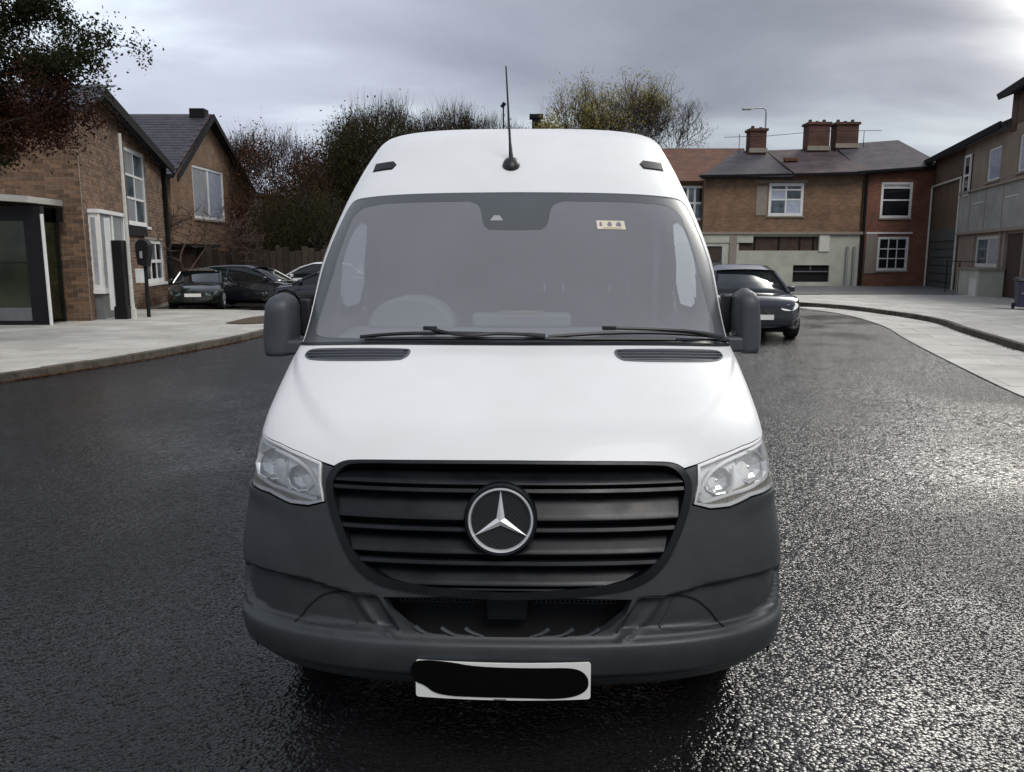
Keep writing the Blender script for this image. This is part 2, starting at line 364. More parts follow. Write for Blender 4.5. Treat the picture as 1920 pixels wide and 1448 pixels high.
def fill(outline, holes, step):
    """triangulate a 2-D region with an even inner grid; returns verts, tris, and the loops (lists of vertex indices)"""
    loops = [densify(l, step) for l in [outline] + holes]
    pts = []; edges = []
    for l in loops:
        k = len(pts); pts += l; edges += [(k + i, k + (i + 1) % len(l)) for i in range(len(l))]
    xs = [p[0] for p in outline]; ys = [p[1] for p in outline]
    if step < max(max(xs) - min(xs), max(ys) - min(ys)):
        gx, gy = np.meshgrid(np.arange(min(xs) + step * .5, max(xs), step), np.arange(min(ys) + step * .5, max(ys), step))
        gx[1::2] += step * .5; gx = gx.ravel(); gy = gy.ravel()
        ok = pip_np(gx, gy, outline)
        for h in holes: ok &= ~pip_np(gx, gy, h)
        gx, gy = gx[ok], gy[ok]
        for l in [outline] + holes:
            ok = dist_np(gx, gy, l) > step * .45; gx, gy = gx[ok], gy[ok]
        pts += list(zip(gx.tolist(), gy.tolist()))
    V, E, F, ov, oe, of = geometry.delaunay_2d_cdt([Vector(p) for p in pts], edges, [], 0, 1e-6)
    cx = np.array([sum(V[i].x for i in f) / 3 for f in F]); cy = np.array([sum(V[i].y for i in f) / 3 for f in F])
    ok = pip_np(cx, cy, loops[0])
    for h in loops[1:]: ok &= ~pip_np(cx, cy, h)
    F = [tuple(f) for f, o in zip(F, ok) if o]
    # orient consistently (counter-clockwise)
    G = []
    for f in F:
        a, b, c = (V[i] for i in f)
        G.append(f if (b.x - a.x) * (c.y - a.y) - (b.y - a.y) * (c.x - a.x) > 0 else f[::-1])
    cnt = {}
    for f in G:
        for i in range(3):
            e = (f[i], f[(i + 1) % 3]); cnt[e] = 1
    border = [e for e in cnt if (e[1], e[0]) not in cnt]
    return [(v.x, v.y) for v in V], G, border

# ================================================================= THE GROUND
tag(mesh('ground', [(-900, -300, -.03), (900, -300, -.03), (900, 1500, -.03), (-900, 1500, -.03)], [(0, 1, 2, 3)], 'ground'), kind='structure')
tag(mesh('road', [(-60, -12, 0), (60, -12, 0), (60, 62, 0), (-60, 62, 0)], [(0, 1, 2, 3)], 'asphalt'), kind='structure')
def catmull(P, n=6):
    Q = []
    for i in range(len(P) - 1):
        p0, p1, p2, p3 = (P[max(i - 1, 0)], P[i], P[i + 1], P[min(i + 2, len(P) - 1)])
        for k in range(n):
            t = k / n
            Q.append(tuple(.5 * (2 * p1[j] + (p2[j] - p0[j]) * t + (2 * p0[j] - 5 * p1[j] + 4 * p2[j] - p3[j]) * t * t + (3 * p1[j] - p0[j] - 3 * p2[j] + p3[j]) * t ** 3) for j in range(2)))
    return Q + [P[-1]]
def resample(P, d):
    L = [0]
    for a, b in zip(P, P[1:]): L.append(L[-1] + math.hypot(b[0] - a[0], b[1] - a[1]))
    n = max(1, round(L[-1] / d)); out = []; j = 0
    for k in range(n + 1):
        s = L[-1] * k / n
        while j < len(P) - 2 and L[j + 1] < s: j += 1
        t = (s - L[j]) / max(1e-9, L[j + 1] - L[j]); out.append((P[j][0] + (P[j + 1][0] - P[j][0]) * t, P[j][1] + (P[j + 1][1] - P[j][1]) * t))
    return out
def clip_cell(subj, cell):
    out = list(subj)
    for i in range(len(cell)):
        a, b = cell[i], cell[(i + 1) % len(cell)]; inp = out; out = []
        side = lambda p: (b[0] - a[0]) * (p[1] - a[1]) - (b[1] - a[1]) * (p[0] - a[0])
        for j in range(len(inp)):
            p, q = inp[j], inp[(j + 1) % len(inp)]; sp, sq = side(p), side(q)
            if sp >= 0: out.append(p)
            if sp * sq < 0: t = sp / (sp - sq); out.append((p[0] + (q[0] - p[0]) * t, p[1] + (q[1] - p[1]) * t))
        if not out: return []
    return out
def area(P): return .5 * sum(P[i][0] * P[(i + 1) % len(P)][1] - P[(i + 1) % len(P)][0] * P[i][1] for i in range(len(P)))
def pavement(name, poly, z, ang, sw, sh, m='slab', lim=300, lo=-.02, near=lambda c: c[1]):
    """joint bed (structure) with a slab object for every flag, nearest first; the far rest joined"""
    if area(poly) < 0: poly = poly[::-1]
    V, F, border = fill(poly, [], 3.0)
    mb = MB(); n = len(V); VV = [(x, y, z - .012) for x, y in V] + [(x, y, lo) for x, y in V]
    mb.add(VV, F + [(a, a + n, b + n, b) for a, b in border])
    bed = tag(mb.build(name, 'joint'), kind='structure')
    ca, sa = math.cos(ang), math.sin(ang)
    loc = [(x * ca + y * sa, -x * sa + y * ca) for x, y in poly]
    x0, x1 = min(p[0] for p in loc), max(p[0] for p in loc); y0, y1 = min(p[1] for p in loc), max(p[1] for p in loc)
    cells = []; g = .005; j = 0; y = y0
    while y < y1:
        x = x0 - (sw / 2 if j % 2 else 0)
        while x < x1:
            c = clip_cell(loc, [(x + g, y + g), (x + sw - g, y + g), (x + sw - g, y + sh - g), (x + g, y + sh - g)])
            if len(c) >= 3 and abs(area(c)) > .03:
                w = [(a * ca - b * sa, a * sa + b * ca) for a, b in c]; cells.append(w)
            x += sw
        y += sh; j += 1
    cells.sort(key=lambda c: near((sum(p[0] for p in c) / len(c), sum(p[1] for p in c) / len(c))))
    rest = MB()
    for i, c in enumerate(cells):
        h = z + random.uniform(-.0025, .0025)
        one = MB().prism(c, lambda a, b: (a, b, z - .04 + .03), lambda a, b: (a, b, h))
        if i < lim: one.build('slab', m, bed)
        else: rest.add(one.V, one.F)
    if rest.V: rest.build('slab', m, bed, kind='stuff')
    return bed
def kerb(curve, z, w, parent, side, d=.9, m='kerb'):
    """kerb stones along a curve, on its side +1 (left of travel) or -1"""
    P = resample(curve, d)
    for a, b in zip(P, P[1:]):
        dx, dy = b[0] - a[0], b[1] - a[1]; L = math.hypot(dx, dy); nx, ny = -dy / L * side * w, dx / L * side * w
        e = .004; a2 = (a[0] + dx / L * e, a[1] + dy / L * e); b2 = (b[0] - dx / L * e, b[1] - dy / L * e)
        q = [a2, b2, (b2[0] + nx, b2[1] + ny), (a2[0] + nx, a2[1] + ny)]
        if area(q) < 0: q = q[::-1]
        h = z + random.uniform(-.006, .006)
        MB().prism(q, lambda x, y: (x, y, -.02), lambda x, y: (x, y, h)).build('kerb_stone', m, parent, bevel=.012)
def offset(P, d):
    out = []
    for i in range(len(P)):
        a = P[max(i - 1, 0)]; b = P[min(i + 1, len(P) - 1)]; dx, dy = b[0] - a[0], b[1] - a[1]; L = math.hypot(dx, dy)
        out.append((P[i][0] - dy / L * d, P[i][1] + dx / L * d))
    return out
LK = catmull([(-10.2, 5.0), (-8.6, 9.0), (-7.56, 11.67), (-7.23, 12.47), (-6.88, 13.46), (-6.51, 14.69), (-6.21, 15.98), (-5.98, 17.17), (-5.80, 18.9), (-5.72, 20.6), (-5.9, 22.6), (-6.6, 24.6), (-7.6, 25.8)], 5)
inner = offset(LK, .16)
lp = inner + [(-10.5, 26.4), (-13.2, 26.4), (-22, 26.4), (-22, 5.0)]
pl = pavement('left_pavement', lp, .12, R(14), .9, .6, near=lambda c: abs(c[1] - 16) + abs(c[0] + 7) * .6)
kerb(LK, .13, .15, pl, 1)
mb = MB(); so = catmull([(-7.4, 20.7), (-6.9, 20.5), (-6.35, 20.8), (-6.1, 22.0), (-6.35, 23.5), (-6.9, 23.6), (-7.35, 22.6), (-7.4, 20.7)], 4)[:-1]
if area(so) < 0: so = so[::-1]
mb.prism(so, lambda x, y: (x, y, .10), lambda x, y: (x, y, .145)); tag(mb.build('soil_bed', 'soil'), kind='structure')
vg = [(-22, 26.5), (-9.0, 26.5), (-9.0, 27.6), (-22, 27.6)]
mb = MB().prism(vg, lambda x, y: (x, y, -.02), lambda x, y: (x, y, .05)); tag(mb.build('mossy_verge', 'verge'), kind='structure')
for pts in ():
    c_ = catmull(pts, 6); l_ = offset(c_, .022); r_2 = offset(c_, -.022); n_ = len(c_)
    o = mesh('tar_seam', [(x, y, .004) for x, y in l_ + r_2], [(i, i + n_, i + 1 + n_, i + 1) for i in range(n_ - 1)], 'black', bpy.data.objects['road'])
# right: flush pale path, raised kerb, raised pavement behind
RP = catmull([(6.3, 4.0), (6.35, 8.0), (6.76, 10.41), (7.5, 13.26), (8.78, 17.73), (9.75, 20.8), (10.31, 23.44), (10.55, 25.6), (10.4, 27.4), (10.2, 28.8)], 5)
RK = catmull([(9.2, 4.0), (9.25, 9.0), (9.5, 12.5), (9.89, 15.35), (10.35, 17.17), (10.93, 19.48), (11.62, 21.78), (11.85, 24.04), (11.65, 27.35), (11.0, 29.2), (10.2, 30.2), (8.6, 31.4)], 5)
pp = RP + [(10.0, 29.3)] + RK[-8:][::-1][3:] + RK[:-8][::-1]
pr_ = pavement('right_path', RP + [(10.05, 29.2)] + [p for p in RK[::-1] if p[1] < 29.3], .02, R(-15), 1.2, .8, lim=200)
rin = offset(RK, -.16)
rpv = pavement('right_pavement', rin + [(8.6, 35.6), (17.0, 36.2), (24, 35.2), (24, 4)], .14, R(-15), .9, .9, near=lambda c: abs(c[1] - 20) + abs(c[0] - 11) * .5)
kerb(RK, .15, .15, rpv, -1)
mb = MB().prism([(2, 36.6), (17.2, 36.9), (23.5, 35.6), (26, 46.9), (2, 46.9)], lambda x, y: (x, y, -.02), lambda x, y: (x, y, .13))
fp = tag(mb.build('far_pavement', 'slab_dark'), kind='structure')
kerb([(2, 36.45), (17.2, 36.75), (23.5, 35.45)], .14, .14, fp, 1, 1.2)

# ================================================================= BUILDING HELPERS
def wall(name, root, p0, p1, outline, holes, m, depth=.18, rev='stone_trim', loc_off=0.):
    """wall whose local x runs from p0 to p1, z up, outer face at local y=0 (facing -y), with openings and reveals"""
    ang = math.atan2(p1[1] - p0[1], p1[0] - p0[0])
    hs = [[(a, c), (b, c), (b, d), (a, d)] for a, b, c, d in holes]
    V, F, border = fill(outline, hs, 50)
    n = len(V)
    VV = [(x, 0, z) for x, z in V] + [(x, depth, z) for x, z in V]
    FF = list(F) + [(a, a + n, b + n, b) for a, b in border] + [tuple(i + n for i in f[::-1]) for f in F]
    o = mesh(name, VV, FF, m, root, loc=(p0[0] - root.location.x, p0[1] - root.location.y, 0), rot=(0, 0, ang))
    o['_L'] = math.hypot(p1[0] - p0[0], p1[1] - p0[1])
    del o['_L']
    return o, ang
def window(root, p0, ang, x0, x1, z0, z1, cols=1, rows=1, pane='pane', fw=.07, bar=.035, inset=.06, sill=True, frame='wpaint', splitz=None, outer=.0, label=None):
    """frame (with bars), one pane per light, sill; local frame as wall()"""
    base = (p0[0] - root.location.x, p0[1] - root.location.y, 0)
    mb = MB(); y0, y1 = inset, inset + .07
    X0, X1, Z0, Z1 = x0 - outer, x1 + outer, z0 - outer, z1 + outer
    if outer: y0 = -.02
    mb.box((X0, y0, Z0), (x0 + fw, y1, Z1)); mb.box((x1 - fw, y0, Z0), (X1, y1, Z1))
    mb.box((x0 + fw, y0, Z0), (x1 - fw, y1, z0 + fw)); mb.box((x0 + fw, y0, z1 - fw), (x1 - fw, y1, Z1))
    xs = [x0 + fw + (x1 - x0 - 2 * fw) * i / cols for i in range(cols + 1)]
    zs = [z0 + fw + (z1 - z0 - 2 * fw) * i / rows for i in range(rows + 1)] if not splitz else [z0 + fw] + [z0 + (z1 - z0) * q for q in splitz] + [z1 - fw]
    for x in xs[1:-1]: mb.box((x - bar / 2, inset + .012, z0 + fw), (x + bar / 2, y1 - .004, z1 - fw))
    for z in zs[1:-1]: mb.box((x0 + fw, inset + .009, z - bar / 2), (x1 - fw, y1 - .007, z + bar / 2))
    w = mb.build('window', frame, root, loc=base, rot=(0, 0, ang))
    if label: w['label'] = label
    for i in range(len(xs) - 1):
        for j in range(len(zs) - 1):
            g = bar / 2 + .0015
            a = xs[i] + (g if i else .0015); b = xs[i + 1] - (g if i < len(xs) - 2 else .0015); c = zs[j] + (g if j else .0015); d = zs[j + 1] - (g if j < len(zs) - 2 else .0015)
            box('pane', (a, inset + .03, c), (b, inset + .042, d), pane if isinstance(pane, str) else pane[(i + j) % len(pane)], w)
    if sill: box('sill', (X0 - .06, -.07, Z0 - .09), (X1 + .06, inset + .05, Z0 - .003), 'stone_trim' if sill is True else sill, w)
    return w
def tilt_roof(name, root, corners, m, th=.12, kind=None):
    """roof slab from four corners (eave0, eave1, ridge1, ridge0) with object axes laid in the slope so the courses follow it"""
    c = [Vector(q) for q in corners]; ux = (c[1] - c[0]).normalized(); n = ux.cross(c[3] - c[0]).normalized(); uz = n.cross(ux)
    M = Matrix((ux, -n, uz)).transposed()     # local x along eave, local y into the roof, local z up the slope
    L = [M.inverted() @ (q - c[0]) for q in c]
    V = [(q.x, 0, q.z) for q in L] + [(q.x, th, q.z) for q in L]
    k = len(L)
    F = [tuple(range(k)), tuple(range(2 * k - 1, k - 1, -1))] + [(i, i + k, (i + 1) % k + k, (i + 1) % k) for i in range(k)]
    o = mesh(name, V, F, m, root); o.matrix_local = Matrix.Translation(c[0] - root.location) @ M.to_4x4()
    return o
def slates(roof, wid, hgt, sw, sh, m='slate', lim=300, keep=None, name='slate', prefer=None):
    """individual slates laid on a tilt_roof (local x along, z up the slope); nearest ones separate objects, rest joined"""
    me0 = MB().box((.003, -.008, 0), (sw - .003, -.001, sh * 1.08)); V0 = [(x, y - (1 - z / sh) * .012, z) for x, y, z in me0.V]
    shared = bpy.data.meshes.new(name); shared.from_pydata(V0, [], me0.F); shared.materials.append(MT[m])
    cells = []
    for j in range(int(hgt / sh)):
        x = -(sw / 2) * (j % 2)
        while x < wid - sw * .4:
            if x >= 0 and (keep is None or keep(x + sw / 2, j * sh)): cells.append((x, j * sh))
            x += sw
    if prefer: cells.sort(key=prefer)
    rest = MB()
    for i, (x, z) in enumerate(cells):
        if i < lim: link(name, shared, roof, (x + random.uniform(-.004, .004), 0, z), (0, random.uniform(-.008, .008), 0))
        else: rest.add([(a + x, b, c + z) for a, b, c in V0], me0.F)
    if rest.V: rest.build(name, m, roof, kind='stuff')
def bricks(wobj, outline, holes, bl=.29, bh=.092, lim=300, prefer=None, m='brick'):
    g = .016; shared = {}
    cells = []; zmax = max(p[1] for p in outline); xmax = max(p[0] for p in outline); xmin = min(p[0] for p in outline)
    for j in range(int(zmax / (bh + g))):
        z = j * (bh + g) + .12; x = xmin - (bl / 2 if j % 2 else 0)
        while x < xmax:
            a, b = max(x, xmin), min(x + bl, xmax)
            segs = [(a, b)]
            for (h0, h1, k0, k1) in holes:
                if z + bh > k0 and z < k1:
                    ns = []
                    for s0, s1 in segs:
                        if s1 <= h0 or s0 >= h1: ns.append((s0, s1))
                        else:
                            if s0 < h0: ns.append((s0, h0))
                            if s1 > h1: ns.append((h1, s1))
                    segs = ns
            for s0, s1 in segs:
                if s1 - s0 > .05 and all(pip(q, z + bh, outline) for q in (s0 + .01, s1 - .01)): cells.append((s0, s1, z))
            x += bl + g
    if prefer: cells.sort(key=prefer)
    rest = [MB(), MB()]
    rest_m = [m, m]
    for i, (a, b, z) in enumerate(cells):
        w = round(b - a, 3); pr = random.uniform(.006, .014)
        if i < lim:
            if w not in shared:
                mb = MB().box((0, -1, 0), (w, 0, bh)); me = bpy.data.meshes.new('brick'); me.from_pydata(mb.V, [], mb.F); me.materials.append(MT[m]); shared[w] = me
            o = link('brick', shared[w], wobj, (a, 0, z)); o.scale = (1, pr, 1)
        else: rest[0].add(*(lambda q: (q.V, q.F))(MB().box((a, -pr, z), (b, 0, z + bh))))
    if rest[0].V:
        o = rest[0].build('brick', MT['brick_rest'], wobj, kind='stuff')
# material for the joined far bricks: the same brick, varied per island instead of per object
def _rest():
    m = MT['brick'].copy(); m.name = 'brown_brick_joined'; nt = m.node_tree
    oi = next(n for n in nt.nodes if n.type == 'OBJECT_INFO'); mr = oi.outputs['Random'].links[0].to_node
    g = nt.nodes.new('ShaderNodeNewGeometry'); nt.links.new(g.outputs['Random Per Island'], mr.inputs[0]); MT['brick_rest'] = m
_rest()

# ================================================================= LEFT: NEAR BRICK HOUSE
C0 = (-11.35, 21.6); C1 = (-13.2, 31.0); A0 = (-20.5, 21.3)
hn = thing('brick_house', 'nearest brown brick house on the left, with a sloping dark roof and white bay window', 'house', (C0[0], C0[1], 0))
LA = math.hypot(C0[0] - A0[0], C0[1] - A0[1]); LB = math.hypot(C1[0] - C0[0], C1[1] - C0[1])
wA, angA = wall('wall', hn, A0, C0, [(0, 0), (LA, 0), (LA, 5.72), (0, 5.72)], [], 'mortar', depth=.03)
gab = [(.07, 0), (LB, 0), (LB, 5.2), (1.4, 6.32), (.07, 5.75)]
tall = (4.5, 7.1, 2.85, 5.3); low = (6.35, 9.1, .9, 2.42); bayh = (.4, 3.0, .95, 3.0)
wB, angB = wall('wall', hn, C0, C1, gab, [tall, low, bayh], 'mortar')
bricks(wA, [(0, 0), (LA, 0), (LA, 5.72), (0, 5.72)], [(0, LA - 3.9, 0, 9)], prefer=lambda c: -c[0] + abs(c[2] - 3) * .25)
bricks(wB, gab, [tall, low, bayh], prefer=lambda c: c[0])
# roof: short front slope over the eave wall, long slope away
def rl(x, y, z): return (x, y, z)
ov = .35
ux, uy = (C1[0] - C0[0]) / LB, (C1[1] - C0[1]) / LB
def along(s, out=0.): return (C0[0] + ux * s + uy * out, C0[1] + uy * s - ux * out)
e0 = along(-.45, ov); r0 = along(1.4, ov); f0 = along(LB + .35, ov)
W = 9.3
back = lambda p: (p[0] - W, p[1] - .3)
rf1 = tilt_roof('roof', hn, [(*back(e0), 5.62), (*e0, 5.62), (*r0, 6.50), (*back(r0), 6.50)], 'slate', .10)
slates(rf1, W, 2.05, .3, .24, lim=150, prefer=lambda c: -c[0])
rf2 = tilt_roof('roof', hn, [(*f0, 5.24), (*back(f0), 5.24), (*back(r0), 6.50), (*r0, 6.50)], 'slatetex', .10)
mb = MB()      # verge boards
for a, za, b, zb in ((e0, 5.62, r0, 6.50), (r0, 6.50, f0, 5.24)):
    A = Vector((a[0] - C0[0], a[1] - C0[1], za - .02)); B = Vector((b[0] - C0[0], b[1] - C0[1], zb - .02)); o_ = Vector((uy * .06, -ux * .06, 0))
    V = [A, B, B + o_, A + o_]; mb.add(V + [q - Vector((0, 0, .30)) for q in V], [(0, 1, 2, 3), (7, 6, 5, 4), (0, 4, 5, 1), (1, 5, 6, 2), (2, 6, 7, 3), (3, 7, 4, 0)])
mb.build('verge_board', 'fascia', hn)
window(hn, C0, angB, *tall, cols=2, rows=3, pane=['pane_l', 'pane_m'], fw=.13, bar=.07, inset=.05, sill='wpaint')
window(hn, C0, angB, *low, cols=3, rows=2, pane=['pane_m', 'pane'], fw=.14, bar=.11, inset=.05, sill='wpaint')
# projecting white bay on the gable
bw = thing_base = MB()
bx0, bx1, bz0, bz1, bo = .4, 3.0, .95, 3.0, .26
bw.box((bx0 - .05, -bo - .05, bz0 - .12), (bx1 + .05, .02, bz0)); bw.box((bx0 - .05, -bo - .05, bz1), (bx1 + .05, .02, bz1 + .1))
for x in (bx0, (bx0 + bx1) / 2 - .09, bx1 - .16): bw.box((x, -bo, bz0 + .001), (x + .16, -bo + .09, bz1 - .001))
for x in (bx0, bx1 - .03): bw.box((x, -.05, bz0 + .001), (x + .03, -.001, bz1 - .001)).box((x, -bo + .092, bz0 + .001), (x + .03, -.051, bz0 + .12)).box((x, -bo + .092, bz1 - .12), (x + .03, -.051, bz1 - .001))
loc0 = (0, 0, 0)
bayo = bw.build('bay_window', 'wpaint', hn, loc=loc0, rot=(0, 0, angB))
for a, b in ((bx0 + .162, (bx0 + bx1) / 2 - .092), ((bx0 + bx1) / 2 + .072, bx1 - .162)):
    box('pane', (a, -bo + .03, bz0 + .003), (b, -bo + .045, bz1 - .003), 'pane_l', bayo)
for x in (bx0 + .005, bx1 - .02): box('pane', (x, -bo + .094, bz0 + .122), (x + .012, -.052, bz1 - .122), 'pane_l', bayo)
box('panel', (bx0 + .05, -bo + .05, .12), (bx1 - .05, -.002, bz0 - .123), 'greypanel', bayo)
box('vent_panel', (bx1 - 1.25, -bo + .03, .45), (bx1 - .4, -bo + .048, bz0 - .18), 'pane_m', bayo)
# dark shop fascia over the low window
box('fascia_board', (3.6, -.10, 2.5), (6.4, -.002, 2.82), 'fascia', hn, loc=loc0, rot=(0, 0, angB))
MB().tube([(LB + .02, -.08, .1), (LB + .02, -.08, 5.1)], .1, 8).build('downpipe', 'fascia', hn, loc=loc0, rot=(0, 0, angB))
box('wall', (A0[0] - C0[0], .3, .05), (-2.2, 9.0, 5.1), 'mortar', hn)

# ---- shelter in front of the eave wall
sh = thing('glass_shelter', 'black framed dark glass shelter with a pale roof edge on the left pavement', 'shelter', (-11.75, 20.3, .12))
mb = MB()
for x in (-5.6, -3.75, -1.9, -.33): mb.box((x - .05, -.05, 0), (x + .05, .05, 2.95))
mb.box((-.28, -.06, 0), (.07, .10, 2.95)); mb.box((-5.6, -.045, 2.6), (-.3, .045, 2.95)); mb.box((-5.6, -.04, .0), (-.3, .04, .10))
for x in (-5.6, -.2): mb.box((x - .05, 1.0, 0), (x + .05, 1.08, 2.95))
mb.box((-5.6, 1.0, 2.6), (0, 1.08, 2.95))
mb.build('frame', 'dark', sh)
for a, b in ((-5.55, -3.8), (-3.7, -1.95), (-1.85, -.38)):
    box('glass_panel', (a + .005, -.01, .45), (b - .005, .01, 2.59), 'shelterglass', sh)
    box('kick_panel', (a + .005, -.015, .105), (b - .005, .015, .44), 'greypanel', sh)
    box('glazing_bar', (a + .005, -.022, 1.55), (b - .005, -.0105, 1.58), 'dark', sh)
box('glass_panel', (-.22, .12, .1), (-.19, .98, 2.58), 'shelterglass', sh)
box('glass_panel', (-5.5, 1.02, .1), (-.3, 1.05, 2.58), 'shelterglass', sh)
mb = MB(); mb.add([(-6.0, -.55, 3.38), (-.05, -.35, 3.02), (-.05, 1.2, 3.02), (-6.0, 1.2, 3.38), (-6.0, -.55, 3.56), (-.05, -.35, 3.17), (-.05, 1.2, 3.17), (-6.0, 1.2, 3.56)],
    [(0, 3, 2, 1), (4, 5, 6, 7), (0, 1, 5, 4), (1, 2, 6, 5), (2, 3, 7, 6), (3, 0, 4, 7)]); mb.build('roof', 'slab', sh)
MB().tube([(.13, -.12, 0), (.13, -.12, 2.75)], .04, 8).build('end_post', 'wpaint', sh)

# ---- pole, black column and round-headed sign in front of the bay
p = thing('street_pole', 'tall thin pale pole standing at the corner of the brick house', 'pole', (-10.50, 22.45, .12))
MB().tube([(-.12, 0, 0), (-.12, 0, .45), (-.12, 0, 5.0)], [.085, .055, .04], 10).build('shaft', 'polew', p)
MB().tube([(-.12, 0, .0), (-.12, 0, .28)], .10, 10).build('foot', 'polew', p)
p = thing('black_column', 'square black column between the white bay and the pale pole', 'column', (-10.80, 22.3, .12))
box('shaft', (-.14, -.14, 0), (.14, .14, 2.15), 'dark', p, bevel=.02); box('base', (-.18, -.18, 0), (.18, .18, .35), 'dark', p, bevel=.02)
box('panel', (-.28, -.16, .25), (-.15, -.10, 2.75), 'wpaint', p)
p = thing('signal_post', 'black post with a round-topped black lamp head and a small white notice', 'signal', (-10.38, 22.9, .12))
MB().tube([(0, 0, 0), (0, 0, 1.7)], .055, 8).build('shaft', 'dark', p)
mb = MB(); arch = [(.19 * math.cos(t), .19 * math.sin(t) + 2.0) for t in [math.pi * k / 12 for k in range(13)]] + [(-.16, 1.5), (.10, 1.42)]
mb.prism(arch[::-1], lambda a, b: (a, -.16, b), lambda a, b: (a, .14, b)); hd = mb.build('signal_head', 'dark', p, bevel=.02)
MB().box((-.06, -.20, 1.66), (.02, -.17, 1.86)).build('lens', 'steel', hd, bevel=.02)
box('notice', (-.26, -.09, .98), (-.02, -.07, 1.38), 'wpaint', p)

# ================================================================= LEFT: SECOND HOUSE
G0 = (-14.55, 35.0); G1 = (-14.3, 44.2)
h2 = thing('slate_roofed_house', 'brick house with dark slate roof and gable to the street, behind the nearest one', 'house', (G0[0], G0[1], 0))
L2 = math.hypot(G1[0] - G0[0], G1[1] - G0[1])
gb = [(0, 0), (L2, 0), (L2, 5.7), (4.1, 8.2), (0, 5.35)]
bay2 = (2.3, 6.0, 3.55, 5.95)
w2, a2 = wall('wall', h2, G0, G1, gb, [bay2], 'bricktex')
window(h2, G0, a2, *bay2, cols=2, rows=1, pane=['pane_l', 'pane_s'], fw=.12, bar=.16, inset=.03)
box('wall', (-9, .1, 0), (-.25, 9, 5.2), 'bricktex', h2)
w3, a3 = wall('wall', h2, (G0[0] - 9, G0[1] - .02), (G0[0] - .002, G0[1] - .02), [(0, 0), (9, 0), (9, 5.35), (0, 5.35)], [], 'bricktex')
ra = tilt_roof('roof', h2, [(-24, 34.5, 5.22), (-14.2, 34.5, 5.22), (-14.1, 39.1, 8.42), (-24, 39.1, 8.42)], 'slatemix', .12)
slates(ra, 9.8, 5.5, .34, .25, lim=300, keep=lambda x, z: x > 4.2, prefer=lambda c: -c[0])
tilt_roof('roof', h2, [(-14.0, 44.9, 5.3), (-24, 44.9, 5.3), (-24, 39.1, 8.42), (-14.1, 39.1, 8.42)], 'slatemix', .12)
mb = MB()
for (ay, az, by, bz) in ((34.5, 5.2, 39.1, 8.42), (39.1, 8.42, 44.9, 5.3)):
    V = [(.5, ay - 35, az), (.5, by - 35, bz), (.58, by - 35, bz), (.58, ay - 35, az)]; V = V + [(x, y, z - .28) for x, y, z in V]
    mb.add(V, [(0, 1, 2, 3), (7, 6, 5, 4), (0, 4, 5, 1), (1, 5, 6, 2), (2, 6, 7, 3), (3, 7, 4, 0)])
mb.build('verge_board', 'fascia', h2)
box('chimney', (-.45, 3.7, 8.15), (.25, 4.3, 8.62), 'fascia', h2, bevel=.03)
box('gutter', (-9.4, -.62, 5.08), (.38, -.5, 5.2), 'fascia', h2)
box('lean_to_roof', (.2, 9.2, 5.0), (1.4, 12.2, 5.2), 'slatemix', h2)
box('lean_to_wall', (.2, 9.3, 0), (1.0, 12.0, 5.0), 'render', h2)

# timber fence and shed front between the houses and the trees
fe = thing('board_fence', 'dark timber fence of upright boards under the trees behind the parked cars', 'fence', (-14.0, 34.2, 0))
bm_ = None
for i in range(30):
    x = i * .27; h = 2.15 + .12 * math.sin(i * 1.7) + random.uniform(-.04, .04)
    MB().box((x + .01, 0, .05), (x + .25, .03 + .02 * (i % 2), h)).build('board', 'wood', fe)
MB().box((-.1, .06, .5), (8.2, .14, .62)).box((-.1, .06, 1.7), (8.2, .14, 1.82)).build('rail', 'wood', fe)
for i in range(5): box('post', (i * 2.0, .145, 0), (i * 2.0 + .12, .27, 2.3), 'wood', fe)
gs = thing('dark_shed', 'low dark timber shed with a flat roof beside the board fence', 'shed', (-16.2, 33.6, 0))
box('wall', (0, 0, 0), (2.9, 2.4, 2.2), 'darkbrown', gs); box('roof', (-.2, -.3, 2.2), (3.2, 2.6, 2.34), 'fascia', gs)
box('door', (1.2, -.04, .02), (2.1, -.002, 2.0), 'wood', gs)

# ================================================================= RIGHT: BRICK TERRACE
def gable_roof(root, x0, x1, y0, yr, ze, zr, m, th=.12, hip=0.):
    return tilt_roof('roof', root, [(x0, y0, ze), (x1, y0, ze), (x1, yr, zr), (x0 + hip, yr, zr)], m, th)
TY = 47.0
h0 = thing('tiled_house', 'brown brick house with an orange tiled roof half hidden behind the van', 'house', (2.5, TY + .6, 0))
wall('wall', h0, (2.5, TY + .6), (11.2, TY + .6), [(0, 0), (8.7, 0), (8.7, 6.1), (0, 6.1)], [(7.15, 8.65, 3.9, 5.85)], 'bricktex')
window(h0, (2.5, TY + .6), 0, 7.15, 8.65, 3.9, 5.85, cols=3, rows=2, pane=['pane_m', 'pane'], fw=.13, bar=.12, inset=-.05)
tilt_roof('roof', h0, [(2.2, TY + .2, 6.1), (11.6, TY + .2, 6.1), (14.9, TY + 6, 8.65), (2.2, TY + 6, 8.65)], 'tiletex')
box('wall', (0, .2, 0), (8.6, 9, 6.0), 'bricktex', h0)
box('shopfront', (6.8, -.5, 2.6), (11.0 - 2.5 + 2.9, -.75, 3.05), 'cream', h0)

